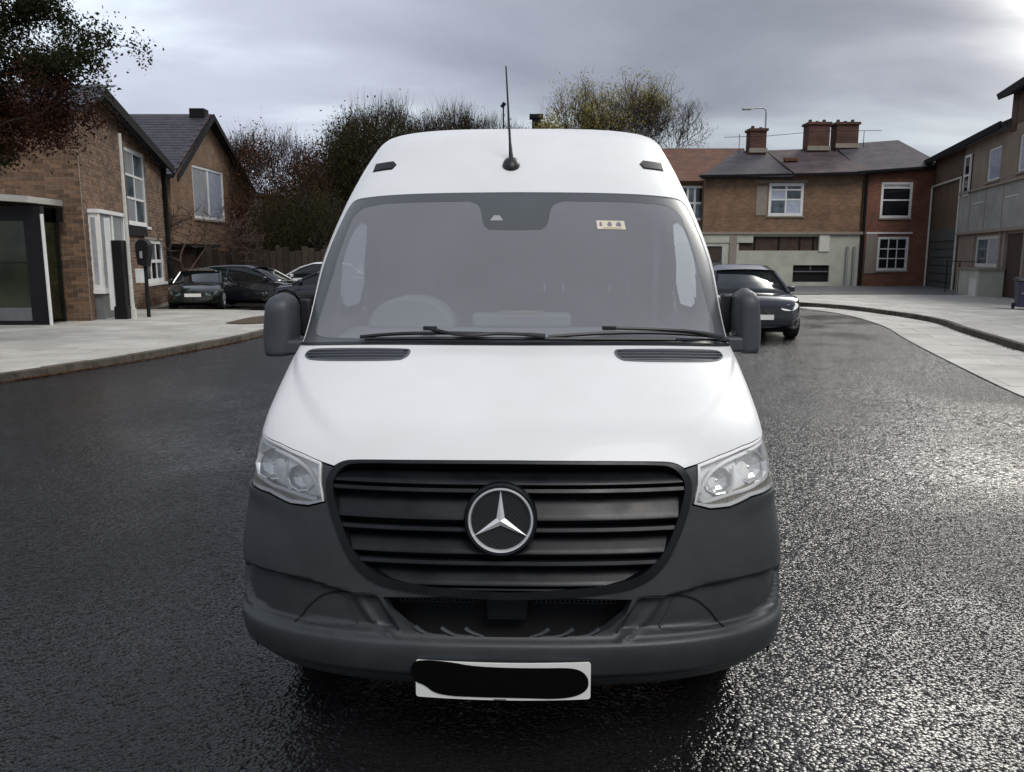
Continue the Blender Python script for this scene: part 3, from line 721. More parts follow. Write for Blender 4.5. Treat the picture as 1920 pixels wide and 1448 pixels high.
h1 = thing('terrace_house', 'brown brick terrace house with a wide white upper window over a cream shopfront', 'house', (11.0, TY, 0))
W1 = (3.72, 5.72, 4.12, 5.95)
shopz = 3.05
wall('wall', h1, (11.0, TY), (20.05, TY), [(0, 3.08), (9.05, 3.08), (9.05, 6.62), (0, 6.34)], [W1], 'bricktex')
window(h1, (11.0, TY), 0, *W1, cols=2, rows=2, splitz=[.50, .80], pane=['pane_m', 'pane_s', 'pane_m'], fw=.16, bar=.09, inset=.02)
box('blind_window', (3.0, -.03, 4.15), (3.62, -.002, 5.8), 'stone_trim', h1); box('lintel', (2.9, -.05, 5.97), (5.9, -.003, 6.13), 'stone_trim', h1)
# shopfront: light frame at the left, cream boarded front, strip window, low garage opening
wall('shopfront', h1, (10.4, TY - .1), (20.05, TY - .1), [(0, 0), (9.65, 0), (9.65, 3.06), (0, 3.06)], [(.5, 1.75, .15, 2.4), (2.7, 7.3, 2.15, 2.95), (5.9, 8.0, .35, 1.32)], 'cream')
box('fascia_board', (-.6, -.22, 3.07), (9.3, -.11, 3.22), 'stone_trim', h1)
box('display_window', (-.1, .05, .15), (1.15, .08, 2.4), 'greypanel', h1); box('brown_panel', (0.0, -.02, 1.55), (1.05, .045, 2.3), 'darkbrown', h1)
sw_ = box('strip_window', (2.1, .02, 2.15), (6.7, .07, 2.95), 'darkbrown', h1)
for x in (3.0, 4.4, 5.6, 6.4): box('mullion', (x, -.04, 2.153), (x + .07, .017, 2.947), 'dark', sw_)
go = box('garage_opening', (5.3, .03, .35), (7.4, .07, 1.32), 'dark', h1)
box('rail', (5.35, -.06, .92), (7.35, -.03, .98), 'greypanel', go); box('mullion', (6.3, -.05, .985), (6.35, -.02, 1.3), 'greypanel', go)
box('pilaster', (6.72, -.16, 2.1), (7.3, -.102, 3.06), 'cream_l', h1); box('pilaster', (1.55, -.18, .1), (1.95, -.102, 3.06), 'stone_trim', h1)
for x in (8.35, 8.75): MB().tube([(x, -.18, .1), (x, -.18, 2.4)], .06, 8).build('downpipe', 'steel', h1)
box('wall', (0, .2, 0), (9.0, 9, 6.2), 'bricktex', h1)
gable_roof(h1, 10.7, 16.0, TY - .45, TY + 5.2, 6.28, 8.42, 'slatetex', hip=3.5)
tilt_roof('roof', h1, [(16.004, TY - .45, 6.44), (20.3, TY - .45, 6.58), (20.3, TY + 5.2, 8.62), (16.004, TY + 5.2, 8.42)], 'slatemix')
box('gutter', (-.3, -.56, 6.24), (9.1, -.44, 6.36), 'fascia', h1, rot=(0, -.018, 0))
box('rooflight', (5.2, 2.0, 7.42), (6.0, 2.3, 7.60), 'tiletex', h1)
def chimney(label, x, y, z0, z1, w, d, root=None):
    c = thing('chimney_stack', label, 'chimney', (x, y, z0), group=None) if root is None else root
    box('stack', (-w / 2, -d / 2, -.6), (w / 2, d / 2, z1 - z0), 'bricktex_chim', c)
    box('cap', (-w / 2 - .09, -d / 2 - .09, z1 - z0 + .002), (w / 2 + .09, d / 2 + .09, z1 - z0 + .16), 'bricktex_chim', c)
    for k in range(max(2, int(w / .4))):
        xx = -w / 2 + w * (k + .5) / max(2, int(w / .4)); MB().tube([(xx, 0, z1 - z0 + .16), (xx, 0, z1 - z0 + .42 - .07 * (k % 2))], [.12, .09], 8).build('chimney_pot', 'darkbrown', c)
    box('flashing', (-w / 2 - .06, -d / 2 - .12, -.12), (w / 2 + .06, -d / 2 - .003, .10), 'stone_trim', c)
    return c
def chim_part(root, x, y, z0, z1, w, d):
    rx, ry = root.location.x, root.location.y
    st = box('chimney', (x - rx - w / 2, y - ry - d / 2, z0 - .7), (x - rx + w / 2, y - ry + d / 2, z1), 'bricktex_chim', root)
    box('cap', (x - rx - w / 2 - .09, y - ry - d / 2 - .09, z1 + .002), (x - rx + w / 2 + .09, y - ry + d / 2 + .09, z1 + .15), 'bricktex_chim', st)
    n = max(2, int(w / .42))
    for k in range(n):
        xx = x - rx - w / 2 + w * (k + .5) / n; MB().tube([(xx, y - ry, z1 + .15), (xx, y - ry, z1 + .36 - .08 * (k % 2))], [.13, .10], 8).build('chimney_pot', 'darkbrown', st)
    box('flashing', (x - rx - w / 2 - .06, y - ry - d / 2 - .1, z0 - .15), (x - rx + w / 2 + .06, y - ry - d / 2 - .003, z0 + .12), 'stone_trim', st)
chim_part(h1, 15.2, 51.6, 8.3, 9.45, 1.0, .9)
chim_part(h1, 19.0, 51.8, 8.45, 9.85, 1.3, 1.0)
h3 = thing('red_brick_house', 'red brick terrace house with two white windows one above the other', 'house', (20.1, TY, 0))
wu = (1.05, 2.85, 4.0, 6.02); wl = (1.05, 2.85, 1.0, 2.95)
wall('wall', h3, (20.1, TY), (24.1, TY), [(0, 0), (4.0, 0), (4.0, 6.9), (0, 6.62)], [wu, wl], 'bricktex_red')
window(h3, (20.1, TY), 0, *wu, cols=1, rows=2, splitz=[.5, .84], pane=['pane', 'pane', 'pane_l'], fw=.14, bar=.08, inset=.02)
window(h3, (20.1, TY), 0, *wl, cols=3, rows=3, pane='pane', fw=.15, bar=.06, inset=.02)
box('shutter', (.35, -.05, .85), (1.0, -.002, 3.1), 'stone_trim', h3); box('lintel', (.35, -.06, 3.103), (3.0, -.003, 3.2), 'wpaint', h3)
tilt_roof('roof', h3, [(19.9, TY - .4, 6.5), (24.6, TY - .4, 6.85), (24.4, TY + 5.4, 9.0), (20.31, TY + 5.4, 8.78)], 'slatetex')
box('gutter', (-.1, -.5, 6.48), (4.2, -.38, 6.6), 'fascia', h3, rot=(0, -.07, 0))
MB().tube([(.12, -.15, .1), (.12, -.15, 6.4)], .09, 8).build('downpipe', 'fascia', h3)
box('wall', (.1, .2, 0), (6, 9, 6.4), 'bricktex_red', h3)
chim_part(h3, 20.75, 51.8, 8.6, 9.85, 1.35, 1.0)

# ================================================================= RIGHT: LONG RENDERED BUILDING
E0 = (24.1, TY); E1 = (18.45, 25.5)
hb = thing('rendered_building', 'grey rendered two storey building with a brick end bay along the right edge', 'building', (E0[0], E0[1], 0))
LE = math.hypot(E1[0] - E0[0], E1[1] - E0[1])
def es(y): return (TY - y) / (TY - E1[1]) * LE            # distance along the wall for a world y
def ez(v): return v
brk = es(41.0)
wbk, ab = wall('wall', hb, E0, E1, [(0, 0), (brk, 0), (brk, 7.2), (0, 7.2)], [(.35, brk - .3, 0, 2.65)], 'bricktex_dark', rev=None)
box('garage_door', (.36, .05, 0), (brk - .31, .1, 2.64), 'door', hb, loc=(0, 0, 0), rot=(0, 0, ab))
gd = box('door_head', (.36, -.02, 2.65), (brk - .31, .04, 3.3), 'door', hb, loc=(0, 0, 0), rot=(0, 0, ab))
for k in range(1, 6): box('door_rail', (.40, .03, k * .44), (brk - .35, .048, k * .44 + .03), 'dark', hb, loc=(0, 0, 0), rot=(0, 0, ab))
up = [(es(37.5), es(35.7), 5.15, 6.6), (es(33.6), es(32.0), 5.2, 6.7), (es(40.7), es(39.7), 4.75, 6.7)]
gl = [(es(38.2), es(34.9), 1.35, 2.75), (es(34.0), es(32.0), .1, 2.75)]
wrd, ab = wall('wall', hb, E0, E1, [(brk + .002, 0), (LE, 0), (LE, 7.2), (brk + .002, 7.2)], up + gl, 'render_w')
window(hb, E0, ab, *up[0], cols=1, rows=1, pane='pane_s', fw=.10, inset=.05)
window(hb, E0, ab, *up[1], cols=1, rows=1, pane='pane_s', fw=.10, inset=.05)
window(hb, E0, ab, *up[2], cols=1, rows=2, pane='pane', fw=.12, inset=-.12, bar=.1)
window(hb, E0, ab, *gl[0], cols=2, rows=1, pane=['pane_m', 'pane_l'], fw=.16, bar=.1, inset=.05, frame='cream_l')
box('door', (gl[1][0] + .02, .06, .12), (gl[1][1] - .02, .12, 2.73), 'darkbrown', hb, loc=(0, 0, 0), rot=(0, 0, ab))
kw = dict(loc=(0, 0, 0), rot=(0, 0, ab))
sb = box('spandrel', (brk + .05, -.10, 3.0), (LE, -.003, 4.85), 'render', hb, **kw)
box('ledge', (brk + .03, -.20, 4.853), (LE, -.003, 4.95), 'stone_trim', hb, **kw); box('ledge', (brk + .03, -.18, 2.88), (LE, -.003, 2.997), 'stone_trim', hb, **kw)
for x in (brk + 1.8, brk + 4.2, brk + 6.6): box('joint_rib', (x, -.115, 3.0), (x + .05, -.102, 4.85), 'stone_trim', hb, **kw)
for x in (brk + 2.3, brk + 6.9): box('letter_slot', (x, -.118, 4.25), (x + 1.6, -.102, 4.3), 'cream_l', hb, **kw)
for s_ in (.25, brk - .12): MB().tube([(s_, -.1, .1), (s_, -.1, 5.75)], .055, 8).build('downpipe', 'polew', hb, **kw)
MB().tube([(.25, -.1, 5.72), (brk - .12, -.1, 5.72)], .055, 8).build('pipe', 'polew', hb, **kw)
for x in (gl[0][0] - .35, gl[0][1] + .1, gl[1][0] - .25, gl[1][1] + .05): box('pilaster', (x, -.06, .1), (x + .2, -.003, 2.87), 'stone_trim', hb, **kw)
# bay base with railing
bb = MB().box((es(37.0), -.95, .02), (es(33.9), -.002, 1.25)); bo_ = bb.build('bay_base', 'cream', hb, **kw)
box('coping', (es(36.7), -1.02, 1.253), (es(33.8), -.002, 1.33), 'stone_trim', bo_)
box('panel', (es(35.1), -.965, .1), (es(34.1), -.953, .9), 'cream_l', bo_)
mb = MB(); 
for y in (38.9, 36.8): mb.tube([(es(y), -.95, .0), (es(y), -.95, 1.62)], .025, 6)
mb.tube([(es(38.9), -.95, 1.6), (es(36.8), -.95, 1.6)], .025, 6).tube([(es(36.7), -.98, 1.6), (es(33.8), -.98, 1.6)], .02, 6); mb.build('railing', 'dark', hb, **kw)
# roof over the long side, eaves to the street
def ep(s, out, z): return (E0[0] + (E1[0] - E0[0]) * s / LE - math.cos(ab - math.pi / 2) * -out, E0[1] + (E1[1] - E0[1]) * s / LE + math.sin(ab - math.pi / 2) * out, z)
dn = Vector((math.sin(ab), -math.cos(ab)))   # outward normal (street side)
def ep(s, out, z):
    return (E0[0] + (E1[0] - E0[0]) * s / LE + dn.x * out, E0[1] + (E1[1] - E0[1]) * s / LE + dn.y * out, z)
s33 = es(34.7)
tilt_roof('roof', hb, [ep(-.6, .45, 7.22), ep(s33, .45, 7.35), ep(s33, -4.0, 9.4), ep(-.6, -4.0, 9.2)], 'slatetex', .2)
V = [ep(-.6, .47, 7.0), ep(s33, .47, 7.13), ep(s33, .47, 7.42), ep(-.6, .47, 7.29)]; V = [(x - E0[0], y - E0[1], z) for x, y, z in V]; V2 = [(x - dn.x * .08, y - dn.y * .08, z) for x, y, z in V]
mesh('fascia_board', V + V2, [(0, 1, 2, 3), (7, 6, 5, 4), (0, 4, 5, 1), (1, 5, 6, 2), (2, 6, 7, 3), (3, 7, 4, 0)], 'fascia', hb)
# raised brick block and its overhanging dark roof at the frame edge
box('parapet_wall', (s33, -.05, 6.95), (s33 + .62, 1.2, 8.6), 'bricktex_chim', hb, **kw)
MB().prism([(-.03, 7.2), (4.0, 7.2), (4.0, 10.15), (-.03, 8.42)][::-1], lambda a, b: (s33 + .622, a, b), lambda a, b: (LE, a, b)).build('wall', 'bricktex_dark', hb, **kw)
tilt_roof('roof', hb, [ep(s33 - .35, .6, 8.55), ep(LE + .3, .6, 8.75), ep(LE + .3, -4, 10.6), ep(s33 - .35, -4, 10.4)], 'slatetex', .25)
box('wall', (.3, .2, 0), (LE, 6, 7.0), 'render', hb, **kw)

# wheelie bin
wb = thing('wheelie_bin', 'navy blue wheelie bin cut off by the right edge of the picture', 'bin', (16.55, 25.9, .14), R(-20))
mb = MB(); V = [(-.24, -.28, .08), (.24, -.28, .08), (.24, .26, .08), (-.24, .26, .08), (-.30, -.36, .92), (.30, -.36, .92), (.30, .34, .92), (-.30, .34, .92)]
mb.add(V, [(0, 3, 2, 1), (4, 5, 6, 7), (0, 1, 5, 4), (1, 2, 6, 5), (2, 3, 7, 6), (3, 0, 4, 7)]); mb.build('body', 'binblue', wb, bevel=.03)
MB().add([(-.33, -.4, .923), (.33, -.4, .923), (.33, .4, .923), (-.33, .4, .923), (-.29, -.34, 1.0), (.29, -.34, 1.0), (.31, .38, 1.03), (-.31, .38, 1.03)], [(0, 3, 2, 1), (4, 5, 6, 7), (0, 1, 5, 4), (1, 2, 6, 5), (2, 3, 7, 6), (3, 0, 4, 7)]).build('lid', 'binlid', wb, bevel=.015)
box('label_strip', (-.2, -.365, .5), (.2, -.335, .56), 'greypanel', wb)
for x in (-.27, .27): MB().tube([(x - .03, .3, .1), (x + .03, .3, .1)], .10, 14).build('wheel', 'rubber', wb)

# street lamp behind the roofs, aerials and cable
sl = thing('street_lamp', 'thin grey street lamp with a flat arm above the terrace roofs', 'lamp', (18.3, 60, 0))
MB().tube([(0, 0, 0), (0, 0, 12.0), (-.05, 0, 12.25), (-.25, 0, 12.35), (-1.2, 0, 12.3)], [.10, .06, .05, .05, .04], 8).build('column', 'steel', sl)
box('lamp_head', (-1.75, -.12, 12.2), (-1.1, .12, 12.34), 'steel', sl, bevel=.03)
ca = thing('overhead_cable', 'thin dark cable with small masts strung across the terrace chimneys', 'cable', (13.2, 51.0, 8.0))
MB().tube([(-.15, 0, 1.05), (2.5, .0, 1.12), (6, 0, 1.42), (9.5, 0, 1.45)], .016, 5).build('wire', 'dark', ca)
MB().tube([(.9, .4, -.2), (.9, .4, 1.3)], .02, 5).build('mast', 'dark', ca); MB().tube([(8.6, .4, -.2), (8.6, .4, 1.5)], .02, 5).build('mast', 'dark', ca)
dc = thing('distant_house', 'far house whose dark chimney shows just above the van roof beside the aerial', 'house', (1.9, 64, 0))
box('wall', (-4.5, -3, 0), (4.5, 4, 7.0), 'bricktex', dc)
MB().prism([(-3.4, 6.9), (4.4, 6.9), (.5, 10.4)][::-1], lambda a, b: (-4.8, a, b), lambda a, b: (4.8, a, b)).build('roof', 'slatemix', dc)
box('chimney', (-.35, 0, 9.8), (.35, .7, 12.3), 'dark', dc); box('chimney_cap', (-.55, -.1, 12.303), (.5, .8, 12.6), 'dark', dc)
dp = thing('distant_post', 'thin dark post with a small knob beside the van aerial', 'post', (-.62, 60, 0))
MB().tube([(0, 0, 0), (0, 0, 12.6)], .06, 6).build('shaft', 'dark', dp); MB().tube([(-.12, 0, 12.4), (.1, 0, 12.7)], .14, 8).build('head', 'dark', dp)

# ================================================================= TREES
def leaf_cloud(name, centers, n, size, m, parent=None, spread=.5, flat=.0, kind=None, seed=1):
    """n leaf-sized quads scattered round the given twig points (numpy, one mesh)"""
    g = np.random.default_rng(seed); C = np.array(centers)[g.integers(0, len(centers), n)]
    P = C + g.normal(0, 1, (n, 3)) * spread * np.array([1, 1, 1 - flat])
    a = g.normal(0, 1, (n, 3)); a /= np.linalg.norm(a, axis=1)[:, None]
    b = g.normal(0, 1, (n, 3)); b -= (a * b).sum(1)[:, None] * a; b /= np.linalg.norm(b, axis=1)[:, None]
    s = size * g.uniform(.6, 1.4, (n, 1)); w = s * .55
    V = np.stack([P - a * s, P + b * w, P + a * s, P - b * w], 1).reshape(-1, 3)
    me = bpy.data.meshes.new(name); me.vertices.add(4 * n); me.vertices.foreach_set('co', V.ravel())
    me.loops.add(4 * n); me.loops.foreach_set('vertex_index', np.arange(4 * n, dtype=np.int32))
    me.polygons.add(n); me.polygons.foreach_set('loop_start', np.arange(0, 4 * n, 4, dtype=np.int32)); me.update(calc_edges=True)
    me.materials.append(MT[m]); o = link(name, me, parent)
    if kind: o['kind'] = kind
    return o
def grow(base, h, levels, spread=.55, r0=.2, lean=(0, 0), seed=1, up=.35, k=(2, 4), shrink=.72, first=.3):
    """recursive branching; returns list of (points, radii) limbs and the tip points"""
    rd = random.Random(seed); limbs = []; tips = []; mids = []
    def rec(p, d, L, r, lv):
        pts = [p]; rr = [r]; q = p; n = 3
        for i in range(n):
            d = (d + Vector((rd.gauss(0, .10), rd.gauss(0, .10), rd.gauss(0, .06) + up * .06))).normalized(); q = q + d * L / n; pts.append(q); rr.append(r * (1 - .4 * (i + 1) / n))
        limbs.append((pts, rr, lv))
        if lv >= levels - 2: mids.extend(pts[1:])
        if lv == levels: tips.append(q); return
        for _ in range(rd.randint(*k)):
            e = Vector((rd.gauss(0, 1), rd.gauss(0, 1), rd.gauss(0, .5) + up)).normalized()
            nd = (d * (1 - spread) + e * spread).normalized()
            st = pts[-1] if rd.random() < .6 else pts[-2]
            rec(st, nd, L * shrink * rd.uniform(.8, 1.15), rr[-1] * .72, lv + 1)
    rec(Vector(base), Vector((lean[0], lean[1], 1)).normalized(), h * first, r0, 0)
    return limbs, tips, mids
def limb_mesh(limbs, name, m, parent, minr=.008, thick=6, thin=3):
    mb = MB()
    for pts, rr, lv in limbs: mb.tube(pts, [max(minr, r) for r in rr], thick if lv < 2 else thin, cap=False)
    return mb.build(name, m, parent, smooth=True)
def twig_cloud(name, pts, n, L, r, m, parent, dirf, seed=1):
    g = random.Random(seed); V = []; F = []
    for _ in range(n):
        p = Vector(g.choice(pts)) + Vector((g.gauss(0, .25), g.gauss(0, .25), g.gauss(0, .2))); d = Vector(dirf(g)).normalized(); l = L * g.uniform(.5, 1.3)
        s = Vector((g.gauss(0, 1), g.gauss(0, 1), 0)).normalized() * r; q = p + d * l * .5 + Vector((g.gauss(0, .06), g.gauss(0, .06), 0)) * l; e = p + d * l
        t = d.cross(s).normalized() * r
        k = len(V); V += [p - s, p + s, p + t, q - s * .6, q + s * .6, q + t * .6, e]
        F += [(k, k + 1, k + 4, k + 3), (k + 1, k + 2, k + 5, k + 4), (k + 2, k, k + 3, k + 5), (k + 3, k + 4, k + 6), (k + 4, k + 5, k + 6), (k + 5, k + 3, k + 6)]
    return mesh(name, V, F, m, parent, kind='stuff')
def blob_points(c, rad, n, seed, shell=.55):
    g = np.random.default_rng(seed); d = g.normal(0, 1, (n, 3)); d /= np.linalg.norm(d, axis=1)[:, None]
    r = g.uniform(shell, 1, (n, 1)); return (np.array(c) + d * r * np.array(rad)).tolist()

# foreground tree over the left pavement
t = thing('foreground_tree', 'dark leafy tree overhanging the left edge, its lower boughs copper brown', 'tree')
limbs, tips, mids = grow((-11.8, 14.6, 0), 6.0, 4, spread=.5, r0=.2, lean=(.12, 0), seed=5, up=.4, first=.55)
extra = []
for (x, y, z), (x2, y2, z2), s in [((-11.4, 14.5, 3.6), (-6.75, 14.2, 5.35), 1), ((-11.4, 14.5, 3.9), (-7.0, 14.0, 5.0), 2), ((-11.5, 14.5, 4.2), (-7.7, 14.3, 5.9), 3), ((-11.5, 14.5, 4.6), (-8.6, 14.2, 6.4), 4), ((-11.4, 14.5, 3.0), (-8.0, 14.0, 4.15), 5), ((-11.4, 14.4, 3.2), (-7.6, 14.2, 4.55), 6)]:
    a, b = Vector((x, y, z)), Vector((x2, y2, z2)); rd = random.Random(s); pts = [a + (b - a) * k / 6 + Vector((0, rd.gauss(0, .08), rd.gauss(0, .10) + .35 * math.sin(math.pi * k / 6))) for k in range(7)]
    extra.append((pts, [.06 - .008 * k for k in range(7)], 1))
    for q in pts[2:]:
        for _ in range(5):
            e = q + Vector((rd.gauss(.15, .3), rd.gauss(0, .35), rd.gauss(-.02, .20))); extra.append(([q, (q + e) / 2 + Vector((0, 0, .04)), e], [.012, .008, .004], 4))
limb_mesh(limbs + extra, 'trunk', 'bark', t, .005)
up_pts = [tuple(e[0][-1]) for e in extra if e[2] == 4 and e[0][-1].z > 4.62] + [tuple(e[0][-1]) for e in extra[:0]]
lo_pts = [tuple(e[0][-1]) for e in extra if e[2] == 4 and e[0][-1].z <= 4.62]
up_pts += blob_points((-9.6, 14.4, 5.6), (1.7, .9, .65), 60, 3, .2) + blob_points((-8.2, 14.3, 5.95), (.95, .6, .28), 22, 4, .2) + blob_points((-8.0, 14.3, 4.98), (1.0, .6, .2), 24, 14, .1)
lo_pts += blob_points((-9.3, 14.3, 4.25), (1.45, .8, .36), 55, 5, .2)
leaf_cloud('crown', up_pts, 30000, .030, 'leaf_dark', t, spread=.13, seed=2)
leaf_cloud('crown', lo_pts, 30000, .029, 'leaf_red', t, spread=.15, seed=3)['label'] = 'copper brown lower foliage'
leaf_cloud('crown', blob_points((-8.95, 14.2, 3.72), (.5, .5, .2), 14, 6, .2), 1500, .045, 'leaf_ever', t, spread=.12, seed=4)['label'] = 'hanging green foliage'

def litter(name, curve, n, w, seed, parent_name):
    g = np.random.default_rng(seed); C = np.array(curve); k = g.integers(0, len(C) - 1, n); f = g.uniform(0, 1, (n, 1)); P = C[k] * (1 - f) + C[k + 1] * f
    d = C[k + 1] - C[k]; d /= np.linalg.norm(d, axis=1)[:, None] + 1e-9; off = np.abs(g.normal(0, w, (n, 1))) + .01; P = P + np.stack([d[:, 1], -d[:, 0]], 1) * off * parent_name
    V = []; F = []
    for i in range(n):
        a = g.uniform(0, 6.28); s = g.uniform(.012, .035); x, y = P[i]; z = g.uniform(.004, .018); k0 = len(V)
        V += [(x + s * math.cos(a), y + s * math.sin(a), z), (x - s * .5 * math.sin(a), y + s * .5 * math.cos(a), z + .012), (x - s * math.cos(a), y - s * math.sin(a), z), (x + s * .5 * math.sin(a), y - s * .5 * math.cos(a), z + .004)]
        F.append((k0, k0 + 1, k0 + 2, k0 + 3))
    o = mesh(name, V, F, 'leaf_rust', None, kind='stuff'); return o
tag(litter('leaf_litter', LK, 1800, .05, 71, 1), 'brown leaf litter in the gutter of the left kerb', 'leaf litter')
tag(litter('leaf_litter', RK, 1800, .06, 72, -1), 'brown leaf litter at the foot of the right kerb', 'leaf litter')
# bare red-brown shrubby tree in front of the second house
t = thing('small_bare_tree', 'small bare red-brown tree in front of the white bay of the slate roofed house', 'tree')
limbs, tips, mids = grow((-12.7, 31.8, 0), 6.6, 6, spread=.62, r0=.10, seed=19, up=.25, k=(2, 4), first=.26, shrink=.78)
limb_mesh(limbs, 'trunk', 'bark2', t, .012)
leaf_cloud('crown', [tuple(p) for p in tips], 400, .04, 'leaf_red', t, spread=.2, seed=12)
twig_cloud('twigs', [tuple(p) for p in mids], 350, .6, .008, 'bark2', t, lambda g: (g.gauss(0, 1), g.gauss(0, 1), g.gauss(.2, .5)), 13)

def bush_tree(label, base, c, rad, n, leaf, size, seed, twigs=0, tw_m='twig', trunk_h=None, tw_len=.9, group=None, blobs=90, spread=.5):
    t = thing('leafy_tree', label, 'tree', group=group)
    limbs, tips, mids = grow((base[0], base[1], 0), c[2] * 1.0, 4, spread=.45, r0=.25, seed=seed, up=.6, first=.45)
    limb_mesh(limbs, 'trunk', 'bark', t, .03)
    P = blob_points(c, rad, blobs, seed)
    leaf_cloud('crown', P, n, size, leaf, t, spread=spread, seed=seed)
    if twigs:
        Q = [p for p in blob_points(c, (rad[0] * 1.0, rad[1], rad[2] * 1.02), 900, seed + 1, .8) if p[2] > c[2] - rad[2] * .35]
        cc = Vector(c)
        g0 = random.Random(seed); V = []
        tw = twig_cloud('twigs', Q, twigs, tw_len, .012, tw_m, t, lambda g: (g.gauss(0, .35), g.gauss(0, .35), 1.0), seed)
    return t
bush_tree('rust brown twiggy tree rising right of the slate roofed house', (-13.4, 43.6), (-13.2, 43.8, 4.4), (3.7, 2.6, 3.5), 36000, 'leaf_rust', .055, 21, twigs=4500, tw_len=1.1)
bush_tree('dark green tree crown showing just left of the van', (-8.6, 46), (-8.2, 46.5, 4.6), (4.2, 3.0, 4.6), 60000, 'leaf_ever', .065, 22, twigs=1800, tw_len=.9, blobs=150, spread=.6)
bush_tree('tall dark tree with bare upright twigs above the left of the van roof', (-7.5, 50), (-7.8, 50.5, 6.4), (3.6, 3.2, 3.9), 26000, 'leaf_ever', .07, 23, twigs=5200, tw_len=1.5, blobs=90)
bush_tree('dark twiggy tree directly behind the van roof', (-3.6, 51), (-3.8, 51.5, 5.9), (3.1, 3, 4.2), 16000, 'leaf_ever', .07, 24, twigs=5200, tw_len=1.5, blobs=80)
bush_tree('low dark evergreen bush behind the board fence', (-12.4, 41), (-10.4, 41.5, 2.3), (2.6, 1.8, 2.2), 24000, 'leaf_ever', .06, 25, twigs=0, blobs=90)
bush_tree('rust tinted bush at the foot of the trees near the dark cars', (-9, 37), (-9.6, 37.5, 2.6), (2.2, 1.4, 1.7), 12000, 'leaf_ever', .05, 26, twigs=900, tw_len=.7, blobs=50)
bush_tree('faint low twiggy tree just left of the van aerial', (-1.2, 58), (-1.2, 58, 8.6), (2.6, 2, 2.4), 500, 'leaf_ever', .08, 27, twigs=1800, tw_len=.9, blobs=30)

def open_tree(label, base, h, seed, leaf, n, size, rx, top, leafpred=None, m='bark', levels=6, r0=.33, twn=0):
    t = thing('spreading_tree', label, 'tree')
    limbs, tips, mids = grow(base, h, levels, spread=.50, r0=r0, seed=seed, up=.42, k=(2, 4), shrink=.74, first=.29)
    xs = [p.x for p in tips]; zs = [p.z for p in tips]; cx = sum(xs) / len(xs)
    sx = rx / (max(abs(x - cx) for x in xs) + 1e-6); sz = top / max(zs)
    f = lambda p: Vector((base[0] + (p.x - cx) * sx if False else base[0] + (p.x - base[0]) * sx, p.y, p.z * sz))
    limbs = [([f(p) for p in pts], rr, lv) for pts, rr, lv in limbs]; tips = [f(p) for p in tips]; mids = [f(p) for p in mids]
    limb_mesh(limbs, 'trunk', m, t, .016)
    tp = [tuple(p) for p in tips if (leafpred is None or leafpred(p))] or [tuple(p) for p in tips]
    leaf_cloud('crown', tp, n, size, leaf, t, spread=.35, seed=seed)
    if twn: twig_cloud('twigs', [tuple(p) for p in tips], twn, .8, .011, 'twig', t, lambda g: (g.gauss(0, .6), g.gauss(0, .6), .7 + g.gauss(0, .3)), seed)
    return t, tips
t1, tp1 = open_tree('tall open budding tree, rounded and see-through, right of the van aerial', (11.8, 62, 0), 15, 33, 'leaf_pale', 2600, .05, 4.6, 14.8, m='bark', twn=3600)
P = [tuple(p) for p in tp1 if p.z > 12.2 and p.x < 12.0]
if P: leaf_cloud('crown', P, 2600, .065, 'leaf_spring', t1, spread=.45, seed=34)['label'] = 'yellow green new leaves'
t2, tp2 = open_tree('paler budding tree with yellow-green top, left of the tall open tree', (7.2, 60, 0), 14, 37, 'leaf_spring', 7500, .065, 3.6, 14.2, m='bark', twn=2200)
bush_tree('small yellow-green tree peeping over the van roof', (3.0, 60), (3.1, 60, 9.6), (1.5, 1.4, 2.6), 5000, 'leaf_spring', .09, 41, twigs=400, blobs=30, spread=.35)
# far dark tree belt closing the street behind the van (reads as one mass)
P = []
for i in range(58): P += blob_points((-84 + i * 3.0, 76 + random.uniform(-3, 3), 3.4 + random.uniform(0, 1.2)), (2.4, 2, 3.4), 14, 50 + i, .2)
leaf_cloud('tree_belt', P, 75000, .22, 'leaf_ever', None, spread=.8, seed=60, kind='stuff')
tag(bpy.data.objects['tree_belt'], 'far dark belt of trees closing the street')
for o in [bpy.data.objects['tree_belt']]: o['category'] = 'trees'

